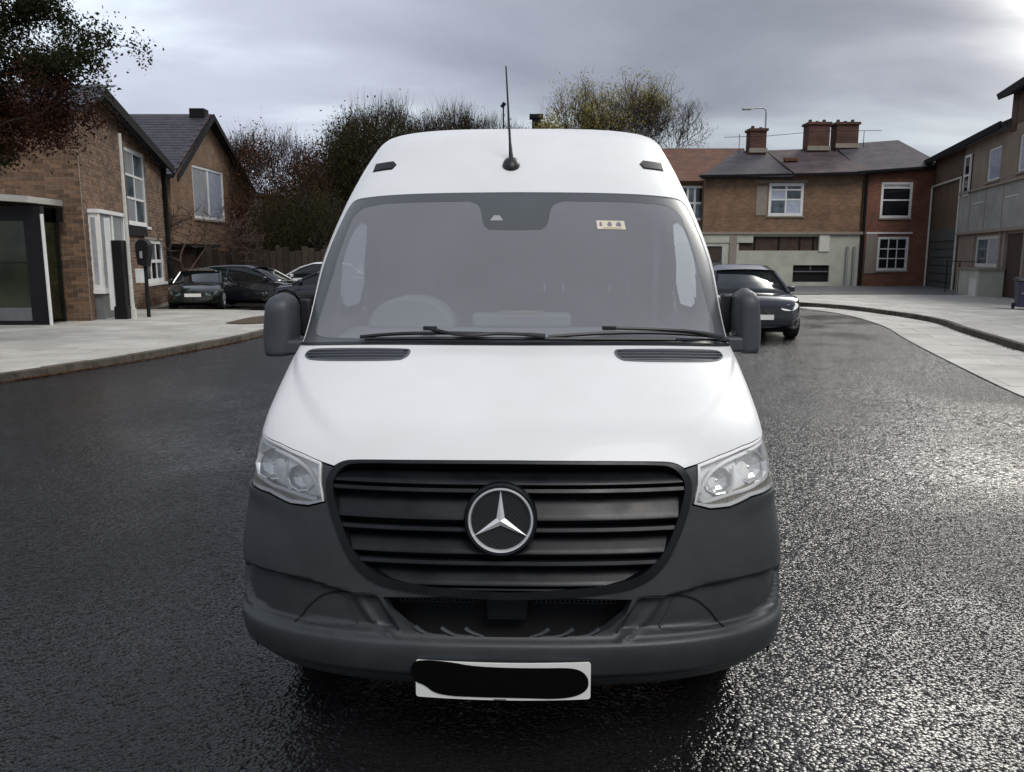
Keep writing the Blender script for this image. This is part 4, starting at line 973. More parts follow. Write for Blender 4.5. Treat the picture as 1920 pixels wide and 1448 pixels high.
# ================================================================= CARS
def interp(P, x):
    if x <= P[0][0]: return P[0][1]
    for a, b in zip(P, P[1:]):
        if x <= b[0]:
            t = (x - a[0]) / (b[0] - a[0]); t = t * t * (3 - 2 * t) if len(a) > 2 else t; return a[1] + (b[1] - a[1]) * t
    return P[-1][1]
def car(label, loc, rz, L, Wd, belt, roof, paint, glass='carglass', wr=.33, axles=(.82, -.83), suv=False, front='plain', group=None):
    """belt / roof: (x, z) tables along the car, nose at +x; car centred on its Empty"""
    t = thing('parked_car', label, 'car', loc, rz, group)
    hw = Wd / 2; n = 44; xs = [-L / 2 + L * i / n for i in range(n + 1)]
    def plan(x):   # half width in plan: rounded nose and tail
        u = abs(x) / (L / 2); return hw * (1 - .30 * max(0, (u - .72) / .28) ** 2.2)
    ax = [a * L / 2 * .78 for a in axles]; zb = .20
    V = []; F = []; secs = []
    for x in xs:
        w = plan(x); zt = interp(belt, x)
        u = abs(x) / (L / 2); lift = .14 * max(0, (u - .86) / .14) ** 1.5
        arch = 0
        for a in ax:
            d = abs(x - a)
            if d < wr * 1.16: arch = max(arch, math.sqrt((wr * 1.16) ** 2 - d * d) + wr - zb)
        zl = zb + lift
        za = max(zl, zb + arch) if arch else zl
        sec = [(0, zl), (w * .55, zl), (w * .80, zl), (w * .955, max(zl + .06, za)), (w * .99, max(za, zb + .30 * (zt - zb))), (w, max(za, zb + .55 * (zt - zb))), (w * .975, max(za, zt - .14)), (w * .93, zt - .03), (w * .80, zt), (w * .45, zt + .018), (0, zt + .03)]
        secs.append([(x, y, z) for y, z in sec])
    m = len(secs[0])
    for s in secs: V += s + [(x, -y, z) for x, y, z in s[1:-1]][::-1]
    K = 2 * m - 2
    for i in range(n):
        for k in range(K): F.append((i * K + k, (i + 1) * K + k, (i + 1) * K + (k + 1) % K, i * K + (k + 1) % K))
    F.append(tuple(range(K))); F.append(tuple(range(n * K, (n + 1) * K))[::-1])
    body = mesh('body', V, F, paint, t, smooth=True)
    try: body.data.set_sharp_from_angle(angle=R(32))
    except Exception: pass
    # greenhouse
    gx = [p[0] for p in roof]; m2 = 22; gxs = [gx[0] + (gx[-1] - gx[0]) * i / m2 for i in range(m2 + 1)]
    V = []; F = []; Vr = []; Fr = []
    for x in gxs:
        zr = interp(roof, x); zt = min(interp(belt, x), zr); h = max(0, zr - zt); w = plan(x) * .90; wt = w - .34 * h
        V += [(x, w, zt - .02), (x, w - .10 * h, zt + h * .35), (x, wt, zt + h * .93), (x, -wt, zt + h * .93), (x, -w + .10 * h, zt + h * .35), (x, -w, zt - .02)]
        Vr += [(x, wt + .012, zt + h * .91), (x, wt - .03, zt + h * .985), (x, wt * .6, zt + h + .012), (x, 0, zt + h + .022), (x, -wt * .6, zt + h + .012), (x, -wt + .03, zt + h * .985), (x, -wt - .012, zt + h * .91)]
    for i in range(m2):
        for k in range(5): F.append((i * 6 + k, i * 6 + k + 1, (i + 1) * 6 + k + 1, (i + 1) * 6 + k))
    mesh('window_glass', V, F + [tuple(range(6))[::-1], tuple(range(m2 * 6, m2 * 6 + 6))], glass, t, smooth=True)
    zmax = max(p[1] for p in roof); sel = [i for i, x in enumerate(gxs) if interp(roof, x) > zmax - .12]; a, b = min(sel), max(sel)
    for i in range(a, b):
        for k in range(6): Fr.append((i * 7 + k, i * 7 + k + 1, (i + 1) * 7 + k + 1, (i + 1) * 7 + k))
    mesh('roof', Vr, Fr, paint, t, smooth=True)
    # pillars
    mb = MB()
    for s in (1, -1):
        for x0, x1 in ((gxs[-1], gxs[b]), (gxs[0], gxs[a])):
            pts = []
            for k in range(7):
                x = x0 + (x1 - x0) * k / 6; zr = interp(roof, x); zt = min(interp(belt, x), zr); h = max(0, zr - zt); pts.append((x, s * (plan(x) * .90 - .34 * h), zt + h * .94))
            mb.tube(pts, .035, 6)
        xm = (gxs[a] + gxs[b]) / 2 - .05; zt = interp(belt, xm); h = interp(roof, xm) - zt; w = plan(xm) * .9
        mb.tube([(xm, s * (w + .004), zt), (xm, s * (w - .10 * h + .008), zt + h * .35), (xm + .03, s * (w - .34 * h + .01), zt + h * .93)], .035, 6)
    mb.build('window_frame', paint, t, smooth=True, kind='stuff')
    for a_ in ax:
        for s in (1, -1):
            y = s * (hw - .12)
            w = MB().tube([(a_, y - .11, wr), (a_, y + .11, wr)], wr, 24).build('wheel', 'rubber', t, smooth=True)
            mb = MB(); mb.tube([(a_, y + s * .112, wr), (a_, y + s * .122, wr)], wr * .66, 20)
            for k in range(7):
                tt = 2 * math.pi * k / 7; mb.tube([(a_, y + s * .125, wr), (a_ + math.cos(tt) * wr * .58, y + s * .125, wr + math.sin(tt) * wr * .58)], .022, 5)
            mb.build('rim', 'steel', w)
    xf = L / 2; zt = interp(belt, xf - .24); wf = plan(xf - .12)
    def front_x(a, b):
        a = abs(a); u = 1 if a <= .7 * hw else .72 + .28 * max(0, (1 - a / hw) / .3) ** (1 / 2.2); x = min(xf, u * xf)
        while x > 0 and interp(belt, x) < b + .035: x -= .01
        return x
    for s in (1, -1):
        x = xf - .20; mb = MB(); mb.prism(chaikin([(wf * .50, zt - .15), (wf * .80, zt - .09), (wf * 1.02, zt - .07), (wf * 1.06, zt - .17), (wf * .85, zt - .24), (wf * .55, zt - .24)], 1), lambda a, b, s=s: (front_x(a, b) + .018, s * a, b), lambda a, b, s=s: (front_x(a, b) - .12, s * a, b))
        mb.build('headlight', 'bowl' if front != 'plain' else 'carglass2', t, bevel=.012)
        xr = -xf; wr_ = plan(xr + .12); zt2 = interp(belt, xr + .3)
        MB().prism([(wr_ * .62, zt2 - .10), (wr_ * .95, zt2 - .08), (wr_ * .97, zt2 - .26), (wr_ * .66, zt2 - .26)], lambda a, b, s=s: (xr + .01 + .28 * max(0, a / wr_ - .5), s * a, b), lambda a, b, s=s: (xr + .25, s * a, b)).build('tail_light', 'paint_red', t, bevel=.01)
        xm = gxs[-1] - .28; mb = MB().box((xm - .06, s * (hw * .93), interp(belt, xm) + .02), (xm + .06, s * (hw * 1.10), interp(belt, xm) + .15)); mb.build('mirror', paint, t, bevel=.03)
    # grille openings, plate, sills
    gl = MB()
    if front == 'kidney':
        for s in (1, -1):
            gl.prism(chaikin([(s * .04, zt - .10), (s * .30, zt - .12), (s * .34, zt - .24), (s * .24, zt - .34), (s * .06, zt - .32)], 2), lambda a, b: (front_x(a, b) + .012, a, b), lambda a, b: (front_x(a, b) - .08, a, b))
    else: gl.prism(chaikin([(-.42, zt - .14), (.42, zt - .14), (.36, zt - .28), (-.36, zt - .28)], 2), lambda a, b: (xf + .012, a, b), lambda a, b: (xf - .08, a, b))
    gl.build('grille', 'black', t)
    MB().prism(chaikin([(-.66, .46), (.66, .46), (.58, .28), (-.58, .28)], 2), lambda a, b: (xf + .006 - .10 * abs(a), a, b), lambda a, b: (xf - .1, a, b)).build('air_intake', 'black', t)
    box('number_plate', (xf + .02, -.26, .46), (xf + .035, .26, .57), 'plate', t)
    MB().tube([(ax[0], 0, wr), (ax[1], 0, wr)], .05, 6).box((ax[1] - .3, -hw * .82, .14), (ax[0] + .3, hw * .82, .22)).build('underbody', 'deep', t)
    return t
suv_belt = [(-2.3, .78), (-2.15, .95), (-1.2, 1.02), (.3, .99), (.95, 1.0), (1.5, .98), (1.95, .92), (2.2, .82), (2.3, .66)]
suv_roof = [(-2.16, 1.02), (-2.0, 1.30), (-1.7, 1.53), (-1.0, 1.62), (-.2, 1.63), (.35, 1.52), (.8, 1.24), (1.1, 1.0)]
sed_belt = [(-2.25, .72), (-2.1, .90), (-1.2, .92), (.6, .90), (1.1, .88), (1.7, .80), (2.1, .68), (2.25, .55)]
sed_roof = [(-1.75, .92), (-1.3, 1.12), (-.7, 1.30), (0, 1.36), (.45, 1.26), (.9, 1.05), (1.25, .88)]
hat_belt = [(-2.0, .80), (-1.9, .95), (-1.0, .98), (.7, .94), (1.2, .90), (1.7, .80), (2.0, .62)]
hat_roof = [(-1.95, .98), (-1.8, 1.22), (-1.5, 1.42), (-.6, 1.48), (.0, 1.46), (.5, 1.28), (1.05, .95)]
car('blue-black car facing the camera with pale headlights, behind the van on the right', (5.66, 19.9, 0), R(-94), 4.5, 1.95, suv_belt, suv_roof, 'paint_blue', 'carglass', wr=.36, front='kidney')
car('black-blue hatchback in side view, its sloping rear window toward the pale pole', (-9.3, 29.2, .05), R(-8), 4.0, 1.75, hat_belt, hat_roof, 'paint_blk')
car('black low saloon nose to the left, nearest to the van mirror', (-6.15, 27.6, .05), R(188), 4.5, 1.8, sed_belt, sed_roof, 'paint_blk')
car('dark green car seen end on between the pale pole and the hatchback', (-11.0, 28.7, .05), R(-78), 4.3, 1.76, sed_belt, [(x, z) for x, z in sed_roof], 'paint_grn', 'carglass')
car('white car whose roof shows above the black saloon', (-8.0, 33.2, 0), R(176), 4.3, 1.8, [(x, z + .05) for x, z in hat_belt], [(x, z + .12) for x, z in hat_roof], 'paint_wht')

# ================================================================= THE VAN
# F(back), z, W, D, n, crown
VK=[(.13,.27,.95,.42,2.5,0),(.06,.315,1.0,.44,2.5,0),(.015,.39,1.045,.46,2.5,0),(.0,.47,1.06,.46,2.5,0),(.003,.50,1.062,.46,2.5,0),
(.035,.535,1.062,.45,2.5,0),(.042,.60,1.062,.44,2.5,0),(.055,.71,1.062,.43,2.5,0),(.09,.92,1.035,.42,2.5,0.0),(.135,1.09,1.01,.42,2.6,.0),
(.165,1.135,1.005,.41,2.6,.005),(.23,1.20,1.0,.40,2.6,.01),(.40,1.295,1.0,.38,2.7,.02),(.60,1.395,.998,.36,2.7,.03),(.79,1.475,.99,.33,2.7,.03),
(.82,1.49,.988,.33,2.6,.03),(1.14,1.80,.985,.34,2.5,.03),(1.50,2.15,.925,.34,2.5,.03),(1.70,2.29,.895,.33,2.5,.03),(1.95,2.43,.872,.32,2.5,.035),(2.3,2.565,.852,.27,2.5,.035),
(2.75,2.655,.84,.20,2.6,.035),(3.3,2.70,.83,.15,2.7,.035)]
T=[0.]
for a,b in zip(VK,VK[1:]):T.append(T[-1]+math.hypot(b[0]-a[0],b[1]-a[1]))
def pchip(X,Y):
    n=len(X);h=[X[i+1]-X[i] for i in range(n-1)];d=[(Y[i+1]-Y[i])/h[i] for i in range(n-1)]
    m=[0.]*n;m[0]=d[0];m[-1]=d[-1]
    for i in range(1,n-1):
        if d[i-1]*d[i]>0:
            w1=2*h[i]+h[i-1];w2=h[i]+2*h[i-1];m[i]=(w1+w2)/(w1/d[i-1]+w2/d[i])
    def f(x):
        x=min(max(x,X[0]),X[-1]);lo,hi=0,n-2
        while lo<hi:
            k=(lo+hi+1)//2
            if X[k]<=x:lo=k
            else:hi=k-1
        i=lo;s=(x-X[i])/h[i]
        return (1+2*s)*(1-s)**2*Y[i]+s*(1-s)**2*h[i]*m[i]+s*s*(3-2*s)*Y[i+1]+s*s*(s-1)*h[i]*m[i+1]
    return f
IF=[pchip(T,[k[j] for k in VK]) for j in range(6)]
def S(u,t):
    F,z,W,D,n,cr=[g(t) for g in IF]
    s=abs(math.sin(min(1,abs(u))*math.pi/2));s=min(s,1)
    b=D*(1-max(0.,1-s**n)**(1/n))
    return (math.copysign(W*s,u),F+b,z-cr*s**4)
YAW = R(1.5)
van = thing('delivery_van', 'white high roof van facing the camera, with grey bumper and round star badge', 'van', (-.019, 2.60, 0), -YAW)
def sstep(e0, e1, x):
    t = min(1, max(0, (x - e0) / (e1 - e0))); return t * t * (3 - 2 * t)
def pdist(x, y, P):
    """signed distance, positive inside"""
    best = 1e9; j = len(P) - 1; c = False
    for i in range(len(P)):
        ax, ay = P[j]; bx, by = P[i]; dx, dy = bx - ax, by - ay
        t = min(1, max(0, ((x - ax) * dx + (y - ay) * dy) / (dx * dx + dy * dy + 1e-12)))
        d = (x - ax - t * dx) ** 2 + (y - ay - t * dy) ** 2; best = min(best, d)
        if (by > y) != (ay > y) and x < (ax - bx) * (y - by) / (ay - by + 1e-15) + bx: c = not c
        j = i
    return math.sqrt(best) * (1 if c else -1)
A_ = 1.3                                                   # u is measured in about 1.3 m
def sc(P): return [(u * A_, t) for u, t in P]
CORNER = sc([(.93, .47), (.80, .487), (.62, .497), (.47, .490), (.38, .466), (.286, .454), (.262, .40), (.230, .328), (.545, .318), (.66, .320), (.80, .335), (.90, .37), (.95, .42)])
FOG = sc(chaikin([(.524, .317), (.476, .390), (.411, .441), (.287, .4534), (.262, .39), (.234, .332), (.361, .323)], 1))
RT, RU = [.30, .3275, .36, .40, .452], [.245, .270, .305, .325, .345]
def d_bumper(u, t):
    a = abs(u) * A_; d = 0.
    if .25 < t < .55 and a > .25:
        q = pdist(a, t, CORNER)
        if q > 0: d -= .028 * sstep(0, .016, q)
    d += .005 * (1 - sstep(.292, .308, t)) - .020 * (1 - sstep(.135, .185, t))
    if .30 < t < .47 and .2 < abs(u) < .4: d += .011 * math.exp(-((abs(u) - np.interp(t, RT, RU)) * A_ / .017) ** 2)
    # soft swage under the headlamp
    d += .010 * math.exp(-((t - (.70 + .10 * abs(u))) / .05) ** 2) * sstep(.45, .7, abs(u))
    return d
def d_body(u, t):
    d = 0.
    if .94 < t < 1.7:                                       # raised centre of the bonnet
        e = .40 + .36 * (t - .95) / .52
        d += .012 * (1 - sstep(e - .05, e + .045, abs(u))) * sstep(.95, 1.12, t) * (1 - sstep(1.52, 1.66, t))
        d -= .008 * math.exp(-((abs(u)) / .03) ** 2) * sstep(1.2, 1.4, t) * (1 - sstep(1.55, 1.66, t)) * 0
    if t > 2.7:                                             # shallow swage along each side of the roof cap
        d -= .006 * math.exp(-((abs(u) - .80) / .02) ** 2) * sstep(2.75, 2.95, t)
    return d
ZERO = lambda u, t: 0.
def frame(u, t):
    s = 1 if u >= 0 else -1; au = min(abs(u), .995); h = .0015; k = .0015
    t0, t1 = max(0, t - k), min(T[-1], t + k)
    P = Vector(S(s * au, t)); du = Vector(S(s * (au + (h if au < .99 else 0)), t)) - Vector(S(s * (au - h), t)); dt = Vector(S(s * au, t1)) - Vector(S(s * au, t0))
    n = du.cross(dt) * s
    n.normalize()
    if n.y > .2 and abs(n.x) < .3 and n.z < .5: n = -n
    return Vector(S(max(-1, min(1, u)), t)), n
# du x dt: u to the right (+x), t up/back -> outward normal points to -y / +z
def pos(u, t, off=0., disp=ZERO):
    p, n = frame(u, t); return p + n * (off + disp(u, t))
def nrm(u, t, disp=ZERO):
    if disp is ZERO: return frame(u, t)[1]
    e = .004; au = max(-.985, min(.985, u))
    a = pos(au - e, t, 0, disp); b = pos(au + e, t, 0, disp); c = pos(au, max(0, t - e), 0, disp); d = pos(au, min(T[-1], t + e), 0, disp)
    return (b - a).cross(d - c).normalized()
def mirror(H):
    """half outline (u>=0, centre line to centre line or not) to a closed symmetric outline"""
    return H + [(-u, t) for u, t in H[::-1] if u > 1e-6]
def patch(name, outline, m, holes=(), off=0., disp=ZERO, step=.03, skirt=.02, parent=None, kind=None, label=None):
    V2, F, border = fill(sc(outline), [sc(h) for h in holes], step)
    V = []; N = []
    for a, t in V2:
        u = a / A_; V.append(pos(u, t, off, disp)); N.append(nrm(u, t, disp))
    FF = list(F)
    if skirt:
        used = {}
        def v2(i, deep):
            if (i, deep) not in used: used[(i, deep)] = len(V); V.append(V[i] - (N0[i] * skirt if deep else Vector())); N.append(None)
            return used[(i, deep)]
        N0 = list(N)
        for a, b in border:
            q = (v2(a, 0), v2(a, 1), v2(b, 1), v2(b, 0)); FF.append(q)
            fn = (V[q[1]] - V[q[0]]).cross(V[q[3]] - V[q[0]])
            fn = fn.normalized() if fn.length > 1e-9 else Vector((0, 0, 1))
            for i in q: N[i] = fn if N[i] is None else (N[i] + fn).normalized()
    o = mesh(name, V, FF, m, parent or van, True, N, kind=kind)
    if label: o['label'] = label
    return o
def inset_poly(P, d):
    c = (sum(p[0] for p in P) / len(P), sum(p[1] for p in P) / len(P)); out = []
    for i in range(len(P)):
        a, b, q = P[i - 1], P[(i + 1) % len(P)], P[i]; dx, dy = (b[0] - a[0]) * A_, b[1] - a[1]; L = math.hypot(dx, dy) + 1e-9; s = 1 if area([(x * A_, y) for x, y in P]) > 0 else -1
        out.append((q[0] - dy / L * d * s / A_, q[1] + dx / L * d * s))
    return out
g_out_h = chaikin([(0, .9405), (.2017, .9385), (.372, .9305), (.405, .922), (.430, .900), (.4452, .865), (.4452, .8287), (.4274, .7452), (.3782, .6173), (.3383, .5433), (.2865, .4945), (.2122, .4746), (.1158, .462), (0, .4545)], 2, False)
g_in_h = chaikin([(0, .9303), (.2012, .9283), (.365, .922), (.395, .910), (.415, .885), (.4245, .855), (.4227, .8206), (.4016, .7433), (.363, .6372), (.3316, .5806), (.2866, .5305), (.2121, .5049), (.1157, .4894), (0, .481)], 2, False)
hood_h = chaikin([(0, .9466), (.202, .9445), (.375, .9375), (.408, .928), (.430, .908)], 2, False) + [(.468, .9195), (.5521, .9492), (.6645, .9776), (.8679, 1.000), (1.0, 1.012)]
GLASS = mirror(chaikin([(0, 2.672), (.30, 2.668), (.60, 2.670), (.745, 2.668), (.805, 2.60), (.815, 2.50), (.858, 2.14), (.92, 1.80), (.950, 1.705), (.94, 1.678), (.5, 1.672), (0, 1.672)], 2, False))
vent_h = chaikin([(.296, 1.630), (.640, 1.638), (.712, 1.628), (.728, 1.60), (.715, 1.545), (.645, 1.505), (.3135, 1.502), (.289, 1.53), (.282, 1.57), (.284, 1.61)], 2)
mark_h = [(.697, 2.945), (.712, 3.06), (.565, 3.055), (.532, 3.0), (.548, 2.945)]
vents = [vent_h, [(-u, t) for u, t in vent_h[::-1]]]
# --- painted shell
body_out = mirror(hood_h + [(1, T[-1])])
patch('body', [(u, t) for u, t in body_out], 'white', [GLASS] + vents, disp=d_body, step=.026, skirt=.015)
# --- bumper
head = [(.998, .772), (.9086, .7754), (.6716, .7741), (.5679, .7516), (.4985, .7528), (.4449, .7719), (.4638, .8462), (.4712, .912)]
ground_edge = [(0, 0), (1.0, 0)]
intake_h = [(0, .3205), (.150, .322), (.185, .3275), (.220, .352), (.2573, .3992), (.272, .4515), (.1243, .4629), (0, .4678)]
bump_h = [(0, 0), (1.0, 0), (1.0, .772)] + [(u, t - .004) for u, t in head[1:5]] + [(.4409, .7719), (.4598, .8462), (.4665, .913), (.432, .901)] + [p for p in g_out_h if p[1] < .885]
INT = mirror(intake_h[::-1])
patch('bumper', mirror(bump_h), 'plast', [mirror(intake_h)], disp=d_bumper, step=.0115, skirt=.05)
# inner liner that closes the panel gaps
patch('inner_liner', mirror([(0, .03), (.985, .03), (.985, 1.2), (0, 1.2)]), 'deep', off=-.15, step=.08, skirt=0)
# --- grille
gr = patch('grille_frame', mirror(g_out_h), 'plast2', [mirror(g_in_h)], off=.006, step=.02, skirt=.075, label='black surround of the grille')
patch('grille_back', mirror([(u * .99, t) for u, t in g_out_h]), 'deep', off=-.075, step=.05, skirt=0, parent=gr)
def umax(t, H=g_in_h):
    best = 0
    for a, b in zip(H, H[1:]):
        if min(a[1], b[1]) <= t <= max(a[1], b[1]) and a[1] != b[1]:
            u = a[0] + (b[0] - a[0]) * (t - a[1]) / (b[1] - a[1]); best = max(best, u)
    return best
def sweep(name, sec, m, n=64, parent=None, endpinch=0., um=None, sag=0.):
    V = []; k = len(sec)
    for i in range(n + 1):
        f = -1 + 2 * i / n
        for (t, o) in sec:
            U = (um if um else umax(t)) * .999
            e = sstep(.86, .97, abs(f)) * endpinch
            V.append(pos(f * U, t + e * (t0_ - t if False else 0) + sag * (1 - f * f), o))
    F = [(i * k + j, (i + 1) * k + j, (i + 1) * k + j + 1, i * k + j + 1) for i in range(n) for j in range(k - 1)]
    o_ = mesh(name, V, F, m, parent or van, True)
    try: o_.data.set_sharp_from_angle(angle=R(38))
    except Exception: pass
    return o_
for (top, bot, gap) in ((.926, .856, 1), (.822, .733, 1), (.685, .615, 1), (.566, .5035, 0)):
    sweep('grille_louvre', [(top, -.055), (top - .004, -.046), (top - .3 * (top - bot), -.034), (bot + .25 * (top - bot), -.010), (bot + .004, .000), (bot, .0005), (bot - .0035, -.003), (bot - .004, -.05)], 'plast2', parent=gr)
for t0_ in (.835, .700, .583):
    sweep('grille_rib', [(t0_ + .010, -.05), (t0_ + .009, -.012), (t0_ + .006, -.002), (t0_ - .006, .002), (t0_ - .0105, -.001), (t0_ - .012, -.05)], 'plast2', parent=gr)
sweep('grille_rib', [(.494, -.03), (.492, -.004), (.487, -.002), (.4835, -.02)], 'plast2', parent=gr)
# --- star badge
cb, nb_ = frame(-.004, .742); badge = thing_loc = None
c0 = Vector((-.022, cb.y - .038, cb.z + .003))
nf = Vector((0, -1, .13)).normalized(); rx = Vector((1, 0, 0)); uzv = rx.cross(-nf) * -1; uzv = Vector((0, nf.z, -nf.y)).normalized()
def bp_(a, b, d): return c0 + rx * a + uzv * b + nf * d
def ring(name, prof, m, parent, n=72, smooth=True):
    k = len(prof); V = [bp_(r * math.cos(2 * math.pi * i / n), r * math.sin(2 * math.pi * i / n), d) for i in range(n) for r, d in prof]
    F = [(i * k + j, ((i + 1) % n) * k + j, ((i + 1) % n) * k + j + 1, i * k + j + 1)[::-1] for i in range(n) for j in range(k - 1)]
    o = mesh(name, V, F, m, parent, smooth)
    try: o.data.set_sharp_from_angle(angle=R(35))
    except Exception: pass
    return o
bg = ring('star_badge', [(.128, -.09), (.1285, -.012), (.126, -.002), (.121, .003), (.1145, .002), (.112, -.004)], 'plast2', van); bg['label'] = 'round badge with a chrome three-pointed star'
ring('chrome_ring', [(.1135, -.003), (.1135, .004), (.1105, .0085), (.107, .008), (.1035, .003), (.1025, -.006)], 'chrome', bg)
n = 48; mesh('badge_back', [bp_(.106 * math.cos(2 * math.pi * i / n), .106 * math.sin(2 * math.pi * i / n), -.006) for i in range(n)], [tuple(range(n))[::-1]], 'black', bg)
mb = MB()
for k in range(-7, 8):
    for sgn in (1, -1):
        c = k * .0135; h = math.sqrt(max(0, .102 ** 2 - c * c))
        def q(s, w): a, b = (c + w), s * h; ca_, sa_ = math.cos(R(45) * sgn), math.sin(R(45) * sgn); return a * ca_ - b * sa_, a * sa_ + b * ca_
        pts = [q(-1, -.0014), q(-1, .0014), q(1, .0014), q(1, -.0014)]
        mb.prism(pts, lambda a, b: bp_(a, b, -.0058), lambda a, b: bp_(a, b, -.0042))
mb.build('badge_mesh', 'mesh_dark', bg, kind='stuff')
V = [bp_(0, 0, .009)]; F = []; pts = []
for k in range(6):
    an = math.pi / 2 + k * math.pi / 3; r = .1065 if k % 2 == 0 else .0165; V.append(bp_(r * math.cos(an), r * math.sin(an), .001 if k % 2 else .003))
for k in range(6): F.append((0, 1 + k, 1 + (k + 1) % 6))
k0 = len(V); V += [v - nf * .006 for v in V[1:7]]
for k in range(6): F.append((1 + k, k0 + k, k0 + (k + 1) % 6, 1 + (k + 1) % 6))
mesh('star', V, F, 'chrome', bg)
# --- headlights
H_ = [(.862, .9955), (.663, .9735), (.5513, .9450), (.4745, .9180), (.4678, .8462), (.4490, .7755), (.4985, .7570), (.5679, .7556), (.6716, .7780), (.9086, .7795), (.996, .776), (.999, 1.006)]
def side(P, s): return [(u * s, t) for u, t in P] if s > 0 else [(-u, t) for u, t in P[::-1]]
for s in (1, -1):
    hl = patch('headlight', side(H_, s), 'bowl', off=-.034, step=.03, skirt=0)
    rim_in = inset_poly(H_, .012)
    patch('housing_edge', side(H_, s), 'trim', [side(rim_in, s)], off=-.002, step=.02, skirt=.045, parent=hl)
    ind = [(.4560, .7800), (.4985, .7600), (.5679, .7590), (.6716, .7810), (.9086, .7830), (.992, .80), (.97, .835), (.80, .838), (.68, .818), (.59, .802), (.53, .788)]
    patch('indicator', side(ind, s), 'hatch', off=-.016, step=.03, skirt=.02, parent=hl)
    mb = MB()
    for i in range(52):
        u = .475 + i * .0098
        ts = [.765 + .02 * sstep(.5, .9, u), .785 + .05 * sstep(.48, .8, u)]
        mb.tube([pos(s * u, ts[0], -.015), pos(s * u, ts[1], -.015)], .0012, 4)
    mb.build('indicator_rib', 'hatch', hl, kind='stuff')
    trim = catmull([(.915, .965), (.905, .90), (.90, .855), (.84, .826), (.76, .818), (.6788, .806), (.5901, .797), (.5287, .787), (.4803, .7818), (.4760, .8146), (.5126, .8774), (.5626, .9127), (.6162, .9324), (.7016, .950), (.80, .962), (.915, .965)], 4)
    MB().tube([pos(s * u, t, -.012) for u, t in trim], .0075, 8).build('light_guide', 'trim', hl, smooth=True)
    MB().tube([pos(s * u, t, -.013) for u, t in catmull([(.6178, .900), (.6078, .850), (.6025, .8323), (.590, .812), (.5779, .8003)], 5)], .0065, 8).build('light_guide', 'trim', hl, smooth=True)
    for (u0, t0, rr) in ((.715, .882, .062), (.545, .850, .050)):
        p, nn = frame(s * u0, t0); d0 = (Vector((0, -1, .1)) * .6 + nn * .4).normalized(); ax_ = d0.cross(Vector((0, 0, 1))).normalized(); ay_ = ax_.cross(d0).normalized(); c = p - nn * .018
        V = []; nn_ = 9; prof = [(1.12, .003), (1.0, .001), (.75, -.009), (.45, -.015), (.12, -.018), (.10, -.012), (.0, -.010)]
        for i in range(nn_):
            for r, dd in prof: V.append(c + (ax_ * math.cos(2 * math.pi * i / nn_) * 1.0 + ay_ * math.sin(2 * math.pi * i / nn_) * .92) * rr * r + d0 * dd)
        k = len(prof); F = [(i * k + j, ((i + 1) % nn_) * k + j, ((i + 1) % nn_) * k + j + 1, i * k + j + 1) for i in range(nn_) for j in range(k - 1)]
        mesh('reflector', V, F, 'silver', hl, False)
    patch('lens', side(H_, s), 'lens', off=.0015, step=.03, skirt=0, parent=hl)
# --- lower intake
box('intake_back', (-.62, .20, .50), (.62, .23, .74), 'deep', van)
ib = MB()
for s in (1, -1):
    for r in range(4):
        for c in range(18):
            x = s * (.09 + c * .0165 + (.008 if r % 2 else 0)); z = .675 - r * .0155
            pts = [(x + .0095 * math.cos(math.pi / 6 + k * math.pi / 3), z + .0095 * math.sin(math.pi / 6 + k * math.pi / 3)) for k in range(6)]
            ins = [(x + .0072 * math.cos(math.pi / 6 + k * math.pi / 3), z + .0072 * math.sin(math.pi / 6 + k * math.pi / 3)) for k in range(6)]
            V = [(a, .11, b) for a, b in pts] + [(a, .11, b) for a, b in ins] + [(a, .125, b) for a, b in ins]
            ib.add(V, [(k, (k + 1) % 6, 6 + (k + 1) % 6, 6 + k) for k in range(6)] + [(6 + k, 6 + (k + 1) % 6, 12 + (k + 1) % 6, 12 + k) for k in range(6)])
ib.build('intake_mesh', 'mesh_dark', van, kind='stuff')
box('radar_panel', (-.078, .10, .555), (.075, .13, .70), 'plast2', van, bevel=.008)
for s in (1, -1):
    for k, u0 in enumerate((.188, .130, .078)):
        P = [(u0 + .012, .348), (u0 - .004, .332), (u0 - .022, .3255), (u0 - .06 if k < 2 else u0 - .03, .3235)]
        MB().tube([pos(s * u, t, -.012) for u, t in catmull(P, 4)], [.009, .009, .009, .008, .008, .007, .007, .006, .006, .005, .005, .005, .005][:len(catmull(P, 4))], 6).build('intake_fin', 'plast', van, smooth=True)
    # inner flank of the fog lamp blank with its ridge
    patch('fog_lamp_blank', side(chaikin([(.520, .326), (.476, .388), (.425, .432), (.385, .445), (.375, .43), (.365, .39), (.335, .334), (.40, .328)], 1), s), 'plast', off=.003, disp=d_bumper, step=.02, skirt=.012)
    MB().tube([pos(s * u, t, .002, d_bumper) for u, t in catmull([(.528, .322), (.482, .390), (.430, .438), (.36, .454), (.30, .457)], 5)], .0035, 6).build('panel_gap', 'deep', van, smooth=True)
    MB().tube([pos(s * u, t, -.003) for u, t in catmull([(.528, .3185), (.44, .3195), (.34, .320), (.25, .3205)], 4)], .004, 6).build('shelf_edge', 'plast', van, smooth=True)
patch('towing_eye_cover', chaikin([(-.3995, .318), (-.3385, .3165), (-.338, .246), (-.399, .247)], 1), 'plast', off=.0025, step=.02, skirt=.01)
